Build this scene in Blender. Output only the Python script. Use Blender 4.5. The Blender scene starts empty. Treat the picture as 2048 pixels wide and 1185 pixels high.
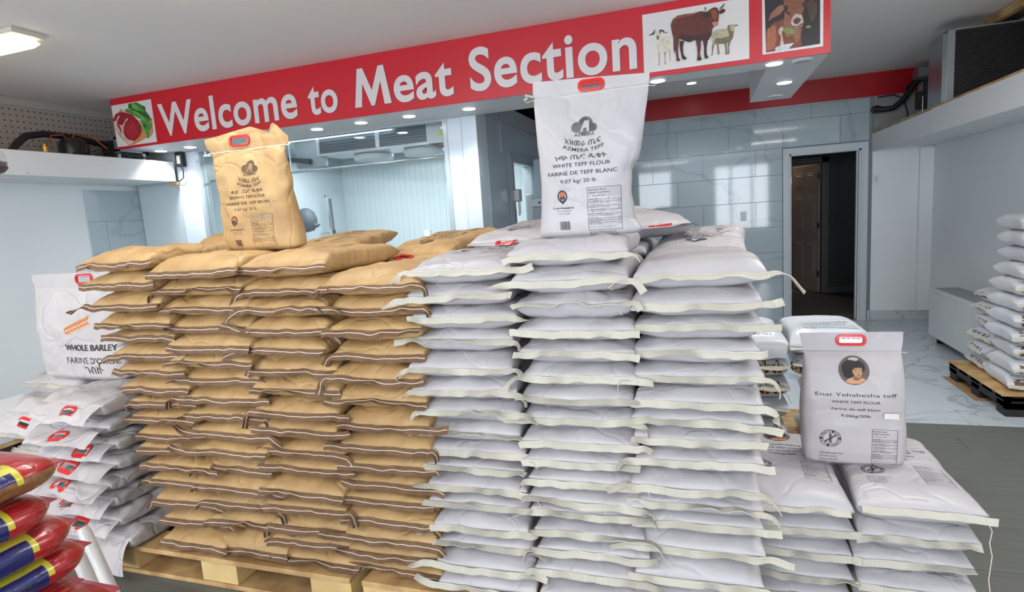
import bpy, bmesh, math, random
import numpy as np
from mathutils import Vector, Matrix, noise
from mathutils.bvhtree import BVHTree
PI=math.pi
S=bpy.context.scene
COL=S.collection
# ---------------------------------------------------------------- camera, world, lights, exposure
cd=bpy.data.cameras.new('camera'); cam=bpy.data.objects.new('camera',cd); COL.objects.link(cam)
cd.sensor_width=36; cd.lens=1157.2*36/2048; cd.clip_start=.02
Rt=Vector((0.94949621,0.30648691,-0.06725121)); Up=Vector((0.02134727,0.15073453,0.98834376)); Fw=Vector((-0.3130515,0.93986429,-0.13657921))
cam.matrix_world=Matrix(((Rt.x,Up.x,-Fw.x,0),(Rt.y,Up.y,-Fw.y,0),(Rt.z,Up.z,-Fw.z,1.5),(0,0,0,1)))
S.camera=cam
S.view_settings.view_transform='Standard'; S.view_settings.look='None'; S.view_settings.gamma=1; S.view_settings.use_curve_mapping=False
S.view_settings.exposure=0.4
W=bpy.data.worlds.new('world'); S.world=W; W.use_nodes=True
W.node_tree.nodes['Background'].inputs[0].default_value=(.72,.82,1,1); W.node_tree.nodes['Background'].inputs[1].default_value=1.0
def area(name,loc,rot,sx,sy,power,col):
    l=bpy.data.lights.new(name,'AREA'); l.shape='RECTANGLE'; l.size=sx; l.size_y=sy; l.energy=power; l.color=col
    o=bpy.data.objects.new(name,l); o.location=loc; o.rotation_euler=rot; COL.objects.link(o); return o
area('shop_window_daylight',(1.2,-3.95,1.6),(PI/2,0,0),1.5,1.9,85,(.88,.93,1))
area('shop_window_daylight',(-2.6,-3.95,1.6),(PI/2,0,0),3.4,1.9,165,(.88,.93,1))
def lamp(loc,power,col,r=.18):
    # added off-view lamp pair without a fixture: brightens the room below and the ceiling
    area('added_fill_down',loc,(0,0,0),1.2,.14,power*.5,col); area('added_fill_up',(loc[0],loc[1],loc[2]+.02),(PI,0,0),1.2,.14,power*.5,col)
lamp((-.9,-.9,2.6),34,(1,.96,.9)); lamp((-3.6,.0,2.6),26,(1,.93,.84)); lamp((1.2,2.7,2.6),30,(1,.97,.94)); lamp((-1.9,2.0,2.6),18,(1,.97,.94))
area('cold_room_light',(-3.3,6.2,2.38),(0,0,0),2.6,.5,56,(.93,.97,1))
# ---------------------------------------------------------------- helpers
MATS={}
def srgb(c): return tuple(((x/255)/12.92 if x/255<=.04045 else ((x/255+.055)/1.055)**2.4) for x in c)
def mat(name,col,rough=.6,metal=0,spec=.5,bump=None,var=None,emit=None,alpha=None,coat=0):
    """bump=(scale,strength,dist[,stretch]); var=(scale,amount) subtle colour variation"""
    if name in MATS: return MATS[name]
    m=bpy.data.materials.new(name); m.use_nodes=True; n=m.node_tree; b=n.nodes['Principled BSDF']
    c=srgb(col)+(1,)
    b.inputs['Base Color'].default_value=c; b.inputs['Roughness'].default_value=rough; b.inputs['Metallic'].default_value=metal
    b.inputs['Specular IOR Level'].default_value=spec
    if coat: b.inputs['Coat Weight'].default_value=coat; b.inputs['Coat Roughness'].default_value=.08
    tc=n.nodes.new('ShaderNodeTexCoord')
    if var:
        t=n.nodes.new('ShaderNodeTexNoise'); t.inputs['Scale'].default_value=var[0]; t.inputs['Detail'].default_value=5
        n.links.new(tc.outputs['Object'],t.inputs['Vector'])
        r=n.nodes.new('ShaderNodeMix'); r.data_type='RGBA'; k=var[1]
        c2=srgb(var[2]) if len(var)>2 else tuple(max(0,x*(1-k)) for x in c[:3])
        r.inputs[6].default_value=c2+(1,); r.inputs[7].default_value=tuple(min(1,x*(1+k*.3)) for x in c[:3])+(1,)
        mr=n.nodes.new('ShaderNodeMapRange'); mr.inputs[1].default_value=.35; mr.inputs[2].default_value=.6
        n.links.new(t.outputs[0],mr.inputs[0]); n.links.new(mr.outputs[0],r.inputs[0]); n.links.new(r.outputs[2],b.inputs['Base Color'])
    if bump:
        t=n.nodes.new('ShaderNodeTexNoise'); t.inputs['Scale'].default_value=bump[0]; t.inputs['Detail'].default_value=4
        if len(bump)>3:
            mp=n.nodes.new('ShaderNodeMapping'); mp.inputs['Scale'].default_value=bump[3]
            n.links.new(tc.outputs['Object'],mp.inputs['Vector']); n.links.new(mp.outputs[0],t.inputs['Vector'])
        else: n.links.new(tc.outputs['Object'],t.inputs['Vector'])
        bp=n.nodes.new('ShaderNodeBump'); bp.inputs['Strength'].default_value=bump[1]; bp.inputs['Distance'].default_value=bump[2]
        n.links.new(t.outputs[0],bp.inputs['Height']); n.links.new(bp.outputs[0],b.inputs['Normal'])
    if emit: b.inputs['Emission Color'].default_value=srgb(emit[0])+(1,); b.inputs['Emission Strength'].default_value=emit[1]
    if alpha is not None: b.inputs['Alpha'].default_value=alpha
    MATS[name]=m; return m
def film(name,col,mixf,rough=.05,k=1.0):
    m=bpy.data.materials.new(name); m.use_nodes=True; n=m.node_tree; n.nodes.clear()
    o=n.nodes.new('ShaderNodeOutputMaterial'); t=n.nodes.new('ShaderNodeBsdfTransparent'); g=n.nodes.new('ShaderNodeBsdfGlossy'); x=n.nodes.new('ShaderNodeMixShader')
    t.inputs[0].default_value=col; g.inputs['Roughness'].default_value=rough
    fr=n.nodes.new('ShaderNodeFresnel'); fr.inputs[0].default_value=1.45
    mm=n.nodes.new('ShaderNodeMath'); mm.operation='MULTIPLY_ADD'; mm.inputs[1].default_value=k; mm.inputs[2].default_value=mixf
    ge=n.nodes.new('ShaderNodeNewGeometry'); iv=n.nodes.new('ShaderNodeMath'); iv.operation='SUBTRACT'; iv.inputs[0].default_value=1; n.links.new(ge.outputs['Backfacing'],iv.inputs[1]); mu=n.nodes.new('ShaderNodeMath'); mu.operation='MULTIPLY'; n.links.new(fr.outputs[0],mu.inputs[0]); n.links.new(iv.outputs[0],mu.inputs[1]); n.links.new(mu.outputs[0],mm.inputs[0]); n.links.new(mm.outputs[0],x.inputs[0]); n.links.new(t.outputs[0],x.inputs[1]); n.links.new(g.outputs[0],x.inputs[2]); n.links.new(x.outputs[0],o.inputs[0])
    MATS[name]=m; return m
def crumple(m,amt,sc=7.0):
    n=m.node_tree; b=n.nodes['Principled BSDF']; old=b.inputs['Normal'].links[0].from_socket
    tc=n.nodes.new('ShaderNodeTexCoord'); ns=n.nodes.new('ShaderNodeTexNoise'); ns.inputs['Scale'].default_value=4
    ad=n.nodes.new('ShaderNodeMix'); ad.data_type='RGBA'; ad.blend_type='ADD'; ad.inputs[0].default_value=.35
    v=n.nodes.new('ShaderNodeTexVoronoi'); v.feature='SMOOTH_F1'; v.inputs['Scale'].default_value=sc; v.inputs['Smoothness'].default_value=.25
    v2=n.nodes.new('ShaderNodeTexVoronoi'); v2.feature='DISTANCE_TO_EDGE'; v2.inputs['Scale'].default_value=sc*.6
    m2=n.nodes.new('ShaderNodeMapRange'); m2.inputs[2].default_value=.06; 
    oi=n.nodes.new('ShaderNodeObjectInfo'); vm=n.nodes.new('ShaderNodeVectorMath'); vm.operation='ADD'
    bp=n.nodes.new('ShaderNodeBump'); bp.inputs['Strength'].default_value=amt; bp.inputs['Distance'].default_value=.014
    mx=n.nodes.new('ShaderNodeMath'); mx.operation='ADD'; ms=n.nodes.new('ShaderNodeMath'); ms.operation='MULTIPLY'; ms.inputs[1].default_value=.22
    L=n.links.new; L(tc.outputs['Object'],vm.inputs[0]); L(oi.outputs['Location'],vm.inputs[1]); L(vm.outputs[0],ns.inputs['Vector']); L(vm.outputs[0],ad.inputs[6]); L(ns.outputs[1],ad.inputs[7])
    L(ad.outputs[2],v.inputs['Vector']); L(ad.outputs[2],v2.inputs['Vector']); L(v2.outputs['Distance'],m2.inputs[0]); L(m2.outputs[0],ms.inputs[0]); L(v.outputs['Distance'],mx.inputs[0]); L(ms.outputs[0],mx.inputs[1])
    L(mx.outputs[0],bp.inputs['Height']); L(old,bp.inputs['Normal']); L(bp.outputs[0],b.inputs['Normal']); return m
def tag(o,label=None,cat=None,group=None,kind=None):
    if label: o['label']=label
    if cat: o['category']=cat
    if group: o['group']=group
    if kind: o['kind']=kind
    return o
def thing(name,label,cat,loc=(0,0,0),rz=0,group=None):
    o=bpy.data.objects.new(name,None); o.empty_display_size=.05; COL.objects.link(o); o.location=loc; o.rotation_euler=(0,0,rz)
    return tag(o,label,cat,group)
def mesh(name,V,F,m,parent=None,smooth=False,mi=None):
    me=bpy.data.meshes.new(name); me.from_pydata([tuple(map(float,v)) for v in V],[],[tuple(map(int,f)) for f in F])
    for x in (m if isinstance(m,(list,tuple)) else [m]): me.materials.append(x)
    if mi is not None: me.polygons.foreach_set('material_index',mi)
    if smooth: me.polygons.foreach_set('use_smooth',[True]*len(me.polygons))
    me.update()
    o=bpy.data.objects.new(name,me); COL.objects.link(o)
    if parent: o.parent=parent
    return o
class MB:
    def __init__(s): s.V=[]; s.F=[]; s.M=[]
    def add(s,V,F,mi=0):
        k=len(s.V); s.V+= [tuple(v) for v in V]; s.F+=[tuple(i+k for i in f) for f in F]; s.M+=[mi]*len(F); return s
    def box(s,x0,x1,y0,y1,z0,z1,mi=0,c=0):
        if c:
            c=min(c,(x1-x0)/2.01,(y1-y0)/2.01,(z1-z0)/2.01)
            P=[]
            for z,ins in ((z0,c),(z0+c,0),(z1-c,0),(z1,c)):
                P+=[(x0+ins,y0+ins,z),(x1-ins,y0+ins,z),(x1-ins,y1-ins,z),(x0+ins,y1-ins,z)]
            F=[(3,2,1,0),(12,13,14,15)]
            for l in range(3):
                for i in range(4): F.append((l*4+i,l*4+(i+1)%4,l*4+4+(i+1)%4,l*4+4+i))
            return s.add(P,F,mi)
        P=[(x0,y0,z0),(x1,y0,z0),(x1,y1,z0),(x0,y1,z0),(x0,y0,z1),(x1,y0,z1),(x1,y1,z1),(x0,y1,z1)]
        return s.add(P,[(3,2,1,0),(4,5,6,7),(0,1,5,4),(1,2,6,5),(2,3,7,6),(3,0,4,7)],mi)
    def tube(s,pts,r,n=10,mi=0,cap=True):
        pts=[Vector(p) for p in pts]; N=len(pts); rs=r if isinstance(r,(list,tuple)) else [r]*N
        t0=(pts[1]-pts[0]).normalized(); u=t0.orthogonal().normalized(); V=[]
        for i,p in enumerate(pts):
            t=(pts[min(i+1,N-1)]-pts[max(i-1,0)]).normalized(); u=(u-t*u.dot(t)).normalized(); w=t.cross(u)
            for k in range(n):
                a=2*PI*k/n; V.append(p+(u*math.cos(a)+w*math.sin(a))*rs[i])
        F=[(i*n+k,i*n+(k+1)%n,(i+1)*n+(k+1)%n,(i+1)*n+k) for i in range(N-1) for k in range(n)]
        if cap: F+=[tuple(range(n))[::-1],tuple((N-1)*n+k for k in range(n))]
        return s.add(V,F,mi)
    def lathe(s,c,prof,n=24,axis='z',mi=0):
        V=[]
        for r,h in prof:
            for k in range(n):
                a=2*PI*k/n; x,y=r*math.cos(a),r*math.sin(a)
                V.append((c[0]+x,c[1]+y,c[2]+h) if axis=='z' else (c[0]+x,c[1]+h,c[2]+y) if axis=='y' else (c[0]+h,c[1]+x,c[2]+y))
        F=[(i*n+k,i*n+(k+1)%n,(i+1)*n+(k+1)%n,(i+1)*n+k) for i in range(len(prof)-1) for k in range(n)]
        F+=[tuple(range(n))[::-1],tuple((len(prof)-1)*n+k for k in range(n))]
        return s.add(V,F,mi)
    def build(s,name,m,parent=None,smooth=False):
        o=mesh(name,s.V,s.F,m,parent,smooth,s.M if isinstance(m,(list,tuple)) else None); return o
def autosm(o,ang=.6):
    me=o.data
    try: me.polygons.foreach_set('use_smooth',[True]*len(me.polygons)); me.set_sharp_from_angle(angle=ang)
    except Exception: pass
    return o
def struct(name,mb,m,parent=None,smooth=False):
    o=mb.build(name,m,parent,smooth)
    if not parent: o['kind']='structure'
    return o
# --- text as flat polygons
TC={}
def text2d(s,bold=0.0,res=3):
    if bold<.0205: bold=min(bold,.008)
    k=(s,bold)
    if k in TC: return TC[k]
    cu=bpy.data.curves.new('t','FONT'); cu.body=s; cu.size=1; cu.resolution_u=res if bold<.02 else 7; cu.offset=bold; cu.space_character=1.06 if bold in (.021,.0245) else 1.0; cu.fill_mode='BOTH'; cu.dimensions='2D'
    o=bpy.data.objects.new('t',cu); COL.objects.link(o); bpy.context.view_layer.update()
    dg=bpy.context.evaluated_depsgraph_get(); me=o.evaluated_get(dg).to_mesh()
    V=np.array([v.co[:2] for v in me.vertices]).reshape(-1,2); F=[tuple(p.vertices) for p in me.polygons]
    o.evaluated_get(dg).to_mesh_clear(); bpy.data.objects.remove(o); bpy.data.curves.remove(cu)
    TC[k]=(V,F); return TC[k]
def fit(s,x0,x1,y0,h,bold=0.0):
    """text scaled to span x0..x1 with baseline y0 and capital height h"""
    V,F=text2d(s,bold)
    if len(V)==0: return [],[]
    a=V[:,0].min(); b=V[:,0].max(); U=V.copy()
    U[:,0]=x0+(V[:,0]-a)/(b-a)*(x1-x0); U[:,1]=y0+V[:,1]*h/.727
    return U,F
class Pr:
    """collects flat print in (u,v), then maps it"""
    def __init__(s): s.V=[]; s.F=[]
    def add(s,V,F):
        k=len(s.V); s.V+=[tuple(v) for v in V]; s.F+=[tuple(i+k for i in f) for f in F]; return s
    def text(s,t,x0,x1,y0,h,bold=0.0,warp=None):
        V,F=fit(t,x0,x1,y0,h,bold)
        if warp: V=[warp(*v) for v in V]
        return s.add(V,F)
    def rect(s,x0,x1,y0,y1,n=6):
        V=[];F=[]
        nx=max(1,int(abs(x1-x0)/.012)); ny=max(1,int(abs(y1-y0)/.012))
        for j in range(ny+1):
            for i in range(nx+1): V.append((x0+(x1-x0)*i/nx,y0+(y1-y0)*j/ny))
        for j in range(ny):
            for i in range(nx): a=j*(nx+1)+i; F.append((a,a+1,a+nx+2,a+nx+1))
        return s.add(V,F)
    def ring(s,cx,cy,r0,r1,n=32,ey=1,a0=0,a1=2*PI):
        V=[];F=[]
        for i in range(n+1):
            a=a0+(a1-a0)*i/n
            V+=[(cx+r0*math.cos(a),cy+r0*ey*math.sin(a)),(cx+r1*math.cos(a),cy+r1*ey*math.sin(a))]
        for i in range(n): F.append((2*i,2*i+1,2*i+3,2*i+2))
        return s.add(V,F)
    def poly(s,pts): return s.add(pts,[tuple(range(len(pts)))])
    def build(s,name,mp,m,parent):
        return mesh(name,[mp(*v) for v in s.V],s.F,m,parent)
def nutrition(p,x0,x1,y0,y1,seed=1,left=True):
    """boxed nutrition table between x0..x1, y0..y1"""
    rr=random.Random(seed); t=.0011*(1 if x1>x0 else -1); w=x1-x0; h=y1-y0; ty=.0011*(1 if y1>y0 else -1)
    for xa,xb,ya,yb in ((x0,x1,y0,y0+ty),(x0,x1,y1-ty,y1),(x0,x0+t,y0,y1),(x1-t,x1,y0,y1)): p.rect(xa,xb,ya,yb)
    p.text('Nutrition Facts',x0+.04*w,x0+.58*w,y0+h*.92,h*.038,.02); p.text('Valeur nutritive',x0+.04*w,x0+.66*w,y0+h*.855,h*.038,.02)
    p.text('Per 100 g / Par 100 g',x0+.04*w,x0+.56*w,y0+h*.79,h*.024)
    rows=['Calories 370','Fat / Lipides 3 g','Saturated / saturés 0.5 g','Trans / trans 0 g','Carbohydrate / Glucides 73 g','Fibre / Fibres 8 g','Sugars / Sucres 2 g','Protein / Protéines 11 g','Cholesterol / Cholestérol 0 mg','Sodium 10 mg','Potassium 400 mg','Calcium 175 mg','Iron / Fer 10 mg']
    for i,r in enumerate(rows):
        y=y0+h*(.72-.049*i); ind=.1 if i in (2,3,5,6) else .04
        p.text(r,x0+ind*w,x0+(ind+.023*len(r))*w,y,h*.022,.015)
        if i%2==1 or i in(0,7,10): p.rect(x0,x1,y-h*.012,y-h*.012+ty*.8)
        if i in (1,2,4,5,9,10,12): p.text(rr.choice(['4 %','3 %','28 %','6 %']),x1-.11*w,x1-.03*w,y,h*.022,.015)
    p.text('*5% or less is a little, 15% or more is a lot',x0+.04*w,x0+.8*w,y0+h*.06,h*.018)
# ---------------------------------------------------------------- materials
Mwall=mat('white_wall',(228,232,234),.55,bump=(60,.08,.002),var=(1.5,.03))
Mceil=mat('ceiling_paint',(232,230,228),.8,bump=(90,.1,.002))
Mred=mat('banner_red_vinyl',(190,24,40),.38,var=(.8,.06))
Mredband=mat('band_red_vinyl',(176,14,26),.3)
Mwhite=mat('white_board',(222,224,226),.45)
Mtileg=mat('grey_wall_tile',(150,164,170),.07,bump=(3,.05,.004),var=(2.2,.16,(130,146,152)))
Mgrout=mat('grout',(128,138,142),.8)
Mtrim=mat('painted_trim',(196,204,208),.4)
Mpanel=mat('pvc_panel',(184,198,204),.22,var=(1,.03))
Mkraft=crumple(mat('kraft_paper',(186,154,106),.6,bump=(22,.35,.006),var=(9,.10,(172,138,92))),.8)
Mtape=mat('brown_crepe_tape',(112,84,60),.75,bump=(160,.5,.002),var=(30,.2))
Mthread=mat('cream_thread',(226,214,196),.7)
Mpoly=crumple(mat('woven_white_poly',(181,178,181),.42,bump=(16,.35,.007),var=(6,.035)),.5)
Mcream=mat('cream_crepe_tape',(188,184,171),.6,bump=(120,.35,.002),var=(14,.05))
Mink=mat('black_ink',(46,44,46),.6)
Minkbr=mat('faded_ink',(70,56,44),.7)
Mgreyink=mat('grey_ink',(120,118,120),.6)
Mhandle=mat('red_plastic',(205,34,32),.25,spec=.6)
Mpaper=crumple(mat('white_paper_bag',(184,179,179),.45,bump=(14,.35,.007),var=(5,.04)),.9,8)
Mply=mat('plywood',(196,162,112),.6,bump=(30,.2,.002,(1,12,12)),var=(8,.22,(160,124,80)))
Mplyend=mat('pale_block_wood',(212,182,126),.6,bump=(20,.2,.002,(6,6,1)),var=(7,.15))
Mblack=mat('black_rubber',(22,22,24),.5)
Msteel=mat('steel',(170,172,174),.3,metal=1)
Mgalv=mat('galvanised_steel',(150,156,160),.4,metal=.8)
Mled=mat('led_disc',(255,255,255),.5,emit=((255,255,255),14))
Mtube=mat('tube_lamp',(255,255,255),.5,emit=((235,245,255),5))
Mdark=mat('dark_void',(14,14,15),.9)
# marble floor
def veined(name,base,vein,scale,rough):
    m=mat(name,base,rough); n=m.node_tree; b=n.nodes['Principled BSDF']
    tc=n.nodes.new('ShaderNodeTexCoord'); t=n.nodes.new('ShaderNodeTexNoise'); t.inputs['Scale'].default_value=scale; t.inputs['Detail'].default_value=6; t.inputs['Distortion'].default_value=1.2
    n.links.new(tc.outputs['Object'],t.inputs['Vector'])
    a=n.nodes.new('ShaderNodeMath'); a.operation='SUBTRACT'; a.inputs[1].default_value=.5
    c=n.nodes.new('ShaderNodeMath'); c.operation='ABSOLUTE'
    r=n.nodes.new('ShaderNodeMapRange'); r.inputs[1].default_value=0; r.inputs[2].default_value=.018
    x=n.nodes.new('ShaderNodeMix'); x.data_type='RGBA'; x.inputs[6].default_value=srgb(vein)+(1,); x.inputs[7].default_value=srgb(base)+(1,)
    n.links.new(t.outputs[0],a.inputs[0]); n.links.new(a.outputs[0],c.inputs[0]); n.links.new(c.outputs[0],r.inputs[0]); n.links.new(r.outputs[0],x.inputs[0]); n.links.new(x.outputs[2],b.inputs['Base Color'])
    return m
Mmarble=veined('marble_tile',(190,198,204),(158,166,174),1.3,.16)
Mwtile=veined('marble_wall_tile',(172,186,192),(156,170,177),.8,.05)
def planks():
    m=mat('grey_wood_vinyl',(112,114,110),.5); n=m.node_tree; b=n.nodes['Principled BSDF']
    tc=n.nodes.new('ShaderNodeTexCoord'); mp=n.nodes.new('ShaderNodeMapping'); mp.inputs['Scale'].default_value=(1.2,14,1)
    t=n.nodes.new('ShaderNodeTexNoise'); t.inputs['Scale'].default_value=3; t.inputs['Detail'].default_value=8
    x=n.nodes.new('ShaderNodeMix'); x.data_type='RGBA'; x.inputs[6].default_value=srgb((84,86,81))+(1,); x.inputs[7].default_value=srgb((112,113,107))+(1,)
    n.links.new(tc.outputs['Object'],mp.inputs[0]); n.links.new(mp.outputs[0],t.inputs['Vector']); n.links.new(t.outputs[0],x.inputs[0]); n.links.new(x.outputs[2],b.inputs['Base Color'])
    return m
Mvinyl=planks()
# ---------------------------------------------------------------- room shell
ZC=2.82; XL=-5.7; XR=2.46; YB=7.72; YF=-4.0
fl=struct('floor',MB().box(XL-.1,XR+.1,YF,YB+2.3,-.12,-.006),mat('floor_screed',(90,92,90),.8))
# pieces: grey vinyl planks in the near part, marble tiles behind
def plank_field():
    base=None; rr=random.Random(3); k=0
    y=1.1
    while y<4.19:
        y1=min(y+.18,4.2); x=-5.6-rr.random()*1.1
        while x<XR:
            x1=x+1.2; a,b=max(x,XL),min(x1,XR)
            # only where seen: in front of / beside the pallets
            if b>a and ((b>.7 and y>1.2) or (a<-.6 and y<2.2)):
                MB().box(a+.0015,b-.0015,y+.0012,y1-.0012,-.006,0,c=.001).build('plank',Mvinyl,fl); k+=1
            x=x1
        y=y1
    mb=MB(); mb.box(XL,XR,YF,1.1,-.006,0); mb.box(-.6,.7,1.1,2.2,-.006,0); mb.box(XL,.7,2.2,4.2,-.006,-.001)
    mb.build('vinyl_sheet',Mvinyl,fl)
plank_field()
rr=random.Random(5)
for j in range(12):
    y0=4.2+.3*j; y1=min(y0+.3,YB)
    for i in range(-1,6):
        x0=-.2+.6*i+(.2*(j%3)); x1=x0+.6
        a,b=max(x0,-.2),min(x1,XR)
        if b-a>.02 and y1-y0>.02: MB().box(a+.0015,b-.0015,y0+.0015,y1-.0015,-.006,0,c=.0012).build('tile',Mmarble,fl)
MB().box(XL,-.2,4.2,YB,-.006,-.001).build('cold_room_floor',mat('cold_floor',(120,124,126),.4),fl)
struct('ceiling',MB().box(XL-.1,XR+.1,YF,YB+.1,ZC,ZC+.1),Mceil)
struct('wall_left',MB().box(XL-.1,XL,YF,YB+.1,0,ZC),Mwall)
struct('wall_right',MB().box(XR,XR+.1,YF,YB+.1,0,ZC),Mwall)
# back wall with doorway 1.0..1.78 x 0..2.03
DX0,DX1,DZ=1.01,1.76,2.0
mb=MB(); mb.box(XL,DX0,YB,YB+.12,0,ZC); mb.box(DX1,XR,YB,YB+.12,0,ZC); mb.box(DX0,DX1,YB,YB+.12,DZ,ZC)
wb=struct('wall_back',mb,Mgrout)
# front wall (behind the camera) with the shop window opening
mb=MB(); mb.box(XL,XR,YF-.12,YF,0,.6); mb.box(XL,XR,YF-.12,YF,2.6,ZC); mb.box(XL,-4.4,YF-.12,YF,.6,2.6); mb.box(2.0,XR,YF-.12,YF,.6,2.6); mb.box(-.8,.4,YF-.12,YF,.6,2.6)
for xx in (-3.3,-2.2,.9,1.5): mb.box(xx-.03,xx+.03,YF,YF+.06,.6,2.6)
struct('wall_front',mb,Mwall)
# wall tiles, running bond
def tiles(parent,x0,x1,z0,z1,y,rowz,off,cuts,axis='y',w=.605,h=.31,m=None):
    j=0; z=rowz
    while z>z0: z-=h
    j=round((z-rowz)/h)
    while z<z1:
        za,zb=max(z,z0),min(z+h,z1)
        x=off+(.0 if j%2==0 else w/2)
        while x>x0: x-=w
        while x<x1:
            a,b=max(x,x0),min(x+w,x1)
            segs=[(a,b,za,zb)]
            for cx0,cx1,cz in cuts:
                ns=[]
                for (p,q,r,s) in segs:
                    if q<=cx0 or p>=cx1 or r>=cz: ns.append((p,q,r,s)); continue
                    if p<cx0: ns.append((p,cx0,r,s))
                    if q>cx1: ns.append((cx1,q,r,s))
                    if s>cz: ns.append((max(p,cx0),min(q,cx1),cz,s))
                segs=ns
            for (p,q,r,s) in segs:
                if q-p>.015 and s-r>.015:
                    g=.0018; dep=rr.uniform(-.0006,.0006)
                    if axis=='y': MB().box(p+g,q-g,y-.008+dep,y,r+g,s-g,c=.0012).build('tile',m,parent)
                    else: MB().box(y,y+.008+dep,p+g,q-g,r+g,s-g,c=.0012).build('tile',m,parent)
            x+=w
        z+=h; j+=1
tiles(wb,-1.78,1.84,0,2.55,YB,2.085,.335,[(DX0-.075,DX1+.075,DZ+.075)],m=Mwtile)
MB().box(-1.78,1.84,YB-.013,YB,2.55,2.562).build('metal_edge_strip',Mgalv,wb)
MB().box(-1.78,2.30,YB-.004,YB,2.563,ZC).build('red_band',Mredband,wb)
MB().box(1.875,XR,YB-.006,YB,0,2.0).build('white_panel',Mwall,wb)
mb=MB(); mb.box(1.86,XR,YB-.005,YB,2.0,2.555); mb.box(1.872,1.876,YB-.007,YB,2.1,2.555,1)
for z in (2.2,2.3,2.42): mb.box(1.9,1.906,YB-.007,YB,z,z+.006,1)
mb.build('hardboard_panel',[mat('aged_panel',(150,152,152),.7,var=(5,.1)),Mdark],wb)
# door frame (door_1)
d=thing('door_1',None,None,(0,0,0)); d['kind']='structure'
mb=MB(); w=.07; y0=YB-.03
for x0,x1 in ((DX0-w,DX0),(DX1,DX1+w)):
    mb.box(x0,x1,y0,YB+.001,0,DZ+w); mb.box(x0+.02,x1-.02,y0-.008,y0+.002,0,DZ+w-.02)
mb.box(DX0,DX1,y0,YB+.001,DZ,DZ+w); mb.box(DX0-.02,DX1+.02,y0-.008,y0+.002,DZ+.02,DZ+w-.02)
mb.build('casing',Mtrim,d)
mb=MB(); mb.box(DX0,DX0+.02,YB-.01,YB+.13,0,DZ); mb.box(DX1-.02,DX1,YB-.01,YB+.13,0,DZ); mb.box(DX0,DX1,YB-.01,YB+.13,DZ-.02,DZ)
mb.box(DX0+.02,DX0+.032,YB+.05,YB+.09,0,DZ-.02); mb.box(DX1-.032,DX1-.02,YB+.05,YB+.09,0,DZ-.02)
mb.build('jamb',Mtrim,d)
for z in (.3,1.65): MB().box(DX0+.02,DX0+.024,YB-.008,YB+.03,z,z+.09,c=.001).build('hinge',Msteel,d)
# right baseboard (marble) and skirting
MB()
o=struct('baseboard_back',MB().box(1.84,XR,YB-.02,YB-.006,0,.11,c=.002),Mmarble)
o=struct('baseboard_right',MB().box(XR-.014,XR,4.2,YB-.02,0,.11,c=.002),Mmarble)
# corner pilaster strip at right rear
struct('trim_1',MB().box(2.33,XR,YB-.05,YB-.006,.11,1.95,c=.004),Mwall)
# ---------------------------------------------------------------- corridor beyond the door
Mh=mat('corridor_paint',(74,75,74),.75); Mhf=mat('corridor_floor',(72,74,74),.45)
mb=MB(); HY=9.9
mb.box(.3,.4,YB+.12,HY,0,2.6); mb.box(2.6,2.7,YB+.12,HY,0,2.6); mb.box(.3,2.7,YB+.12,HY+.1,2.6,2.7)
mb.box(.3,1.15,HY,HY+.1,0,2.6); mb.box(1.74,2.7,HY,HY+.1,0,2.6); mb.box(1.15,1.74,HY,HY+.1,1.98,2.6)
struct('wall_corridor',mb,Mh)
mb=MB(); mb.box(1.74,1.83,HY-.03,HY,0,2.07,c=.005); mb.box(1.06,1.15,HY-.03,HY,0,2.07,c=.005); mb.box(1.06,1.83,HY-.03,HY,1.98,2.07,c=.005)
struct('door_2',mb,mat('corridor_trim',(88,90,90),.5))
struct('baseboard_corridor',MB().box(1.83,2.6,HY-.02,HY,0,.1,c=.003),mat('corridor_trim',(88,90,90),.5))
# washroom behind: floor, walls
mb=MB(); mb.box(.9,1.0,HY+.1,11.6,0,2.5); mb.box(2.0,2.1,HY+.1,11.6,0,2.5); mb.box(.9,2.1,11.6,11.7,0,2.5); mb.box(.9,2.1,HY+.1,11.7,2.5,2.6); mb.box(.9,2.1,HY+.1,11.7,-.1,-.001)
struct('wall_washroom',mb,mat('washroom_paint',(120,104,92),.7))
# six-panel door leaf, open inwards, hinged on the right
t=thing('panel_door','open six-panel interior door seen through the dark doorway','door',(1.72,HY+.06,0),0)
mb=MB(); Wd=.60
mb.box(-Wd,0,-.018,.018,.01,1.97,c=.002)
for side in (-1,1):
    for (x0,x1) in ((-.53,-.33),(-.27,-.07)):
        for (z0,z1) in ((.2,.78),(.92,1.5),(1.62,1.85)):
            y=side*.018
            mb.box(x0,x1,min(y,y+side*.006),max(y,y+side*.006),z0,z1,c=.005)
            mb.box(x0+.03,x1-.03,min(y,y+side*.012),max(y,y+side*.012),z0+.03,z1-.03,c=.01)
lf=mb.build('door_leaf',mat('door_paint',(178,166,154),.5),t)
for z in (.25,1.0,1.75): MB().box(-.004,.012,-.03,-.01,z,z+.09).build('hinge',Msteel,t)
t.rotation_euler=(0,0,math.radians(-62))
t=thing('washroom_vanity','pale vanity counter glimpsed left of the open panel door','counter',(1.12,10.9,0))
mb=MB(); mb.box(-.1,.3,-.3,.3,0,.8,c=.005); mb.build('cabinet',mat('vanity_wood',(96,70,56),.6),t)
MB().box(-.11,.31,-.32,.31,.8,.84,c=.01).build('countertop',mat('vanity_top',(190,160,130),.4),t)
area('washroom_lamp',(1.3,10.7,2.4),(0,0,0),.3,.3,4,(1,.8,.62))
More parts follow.
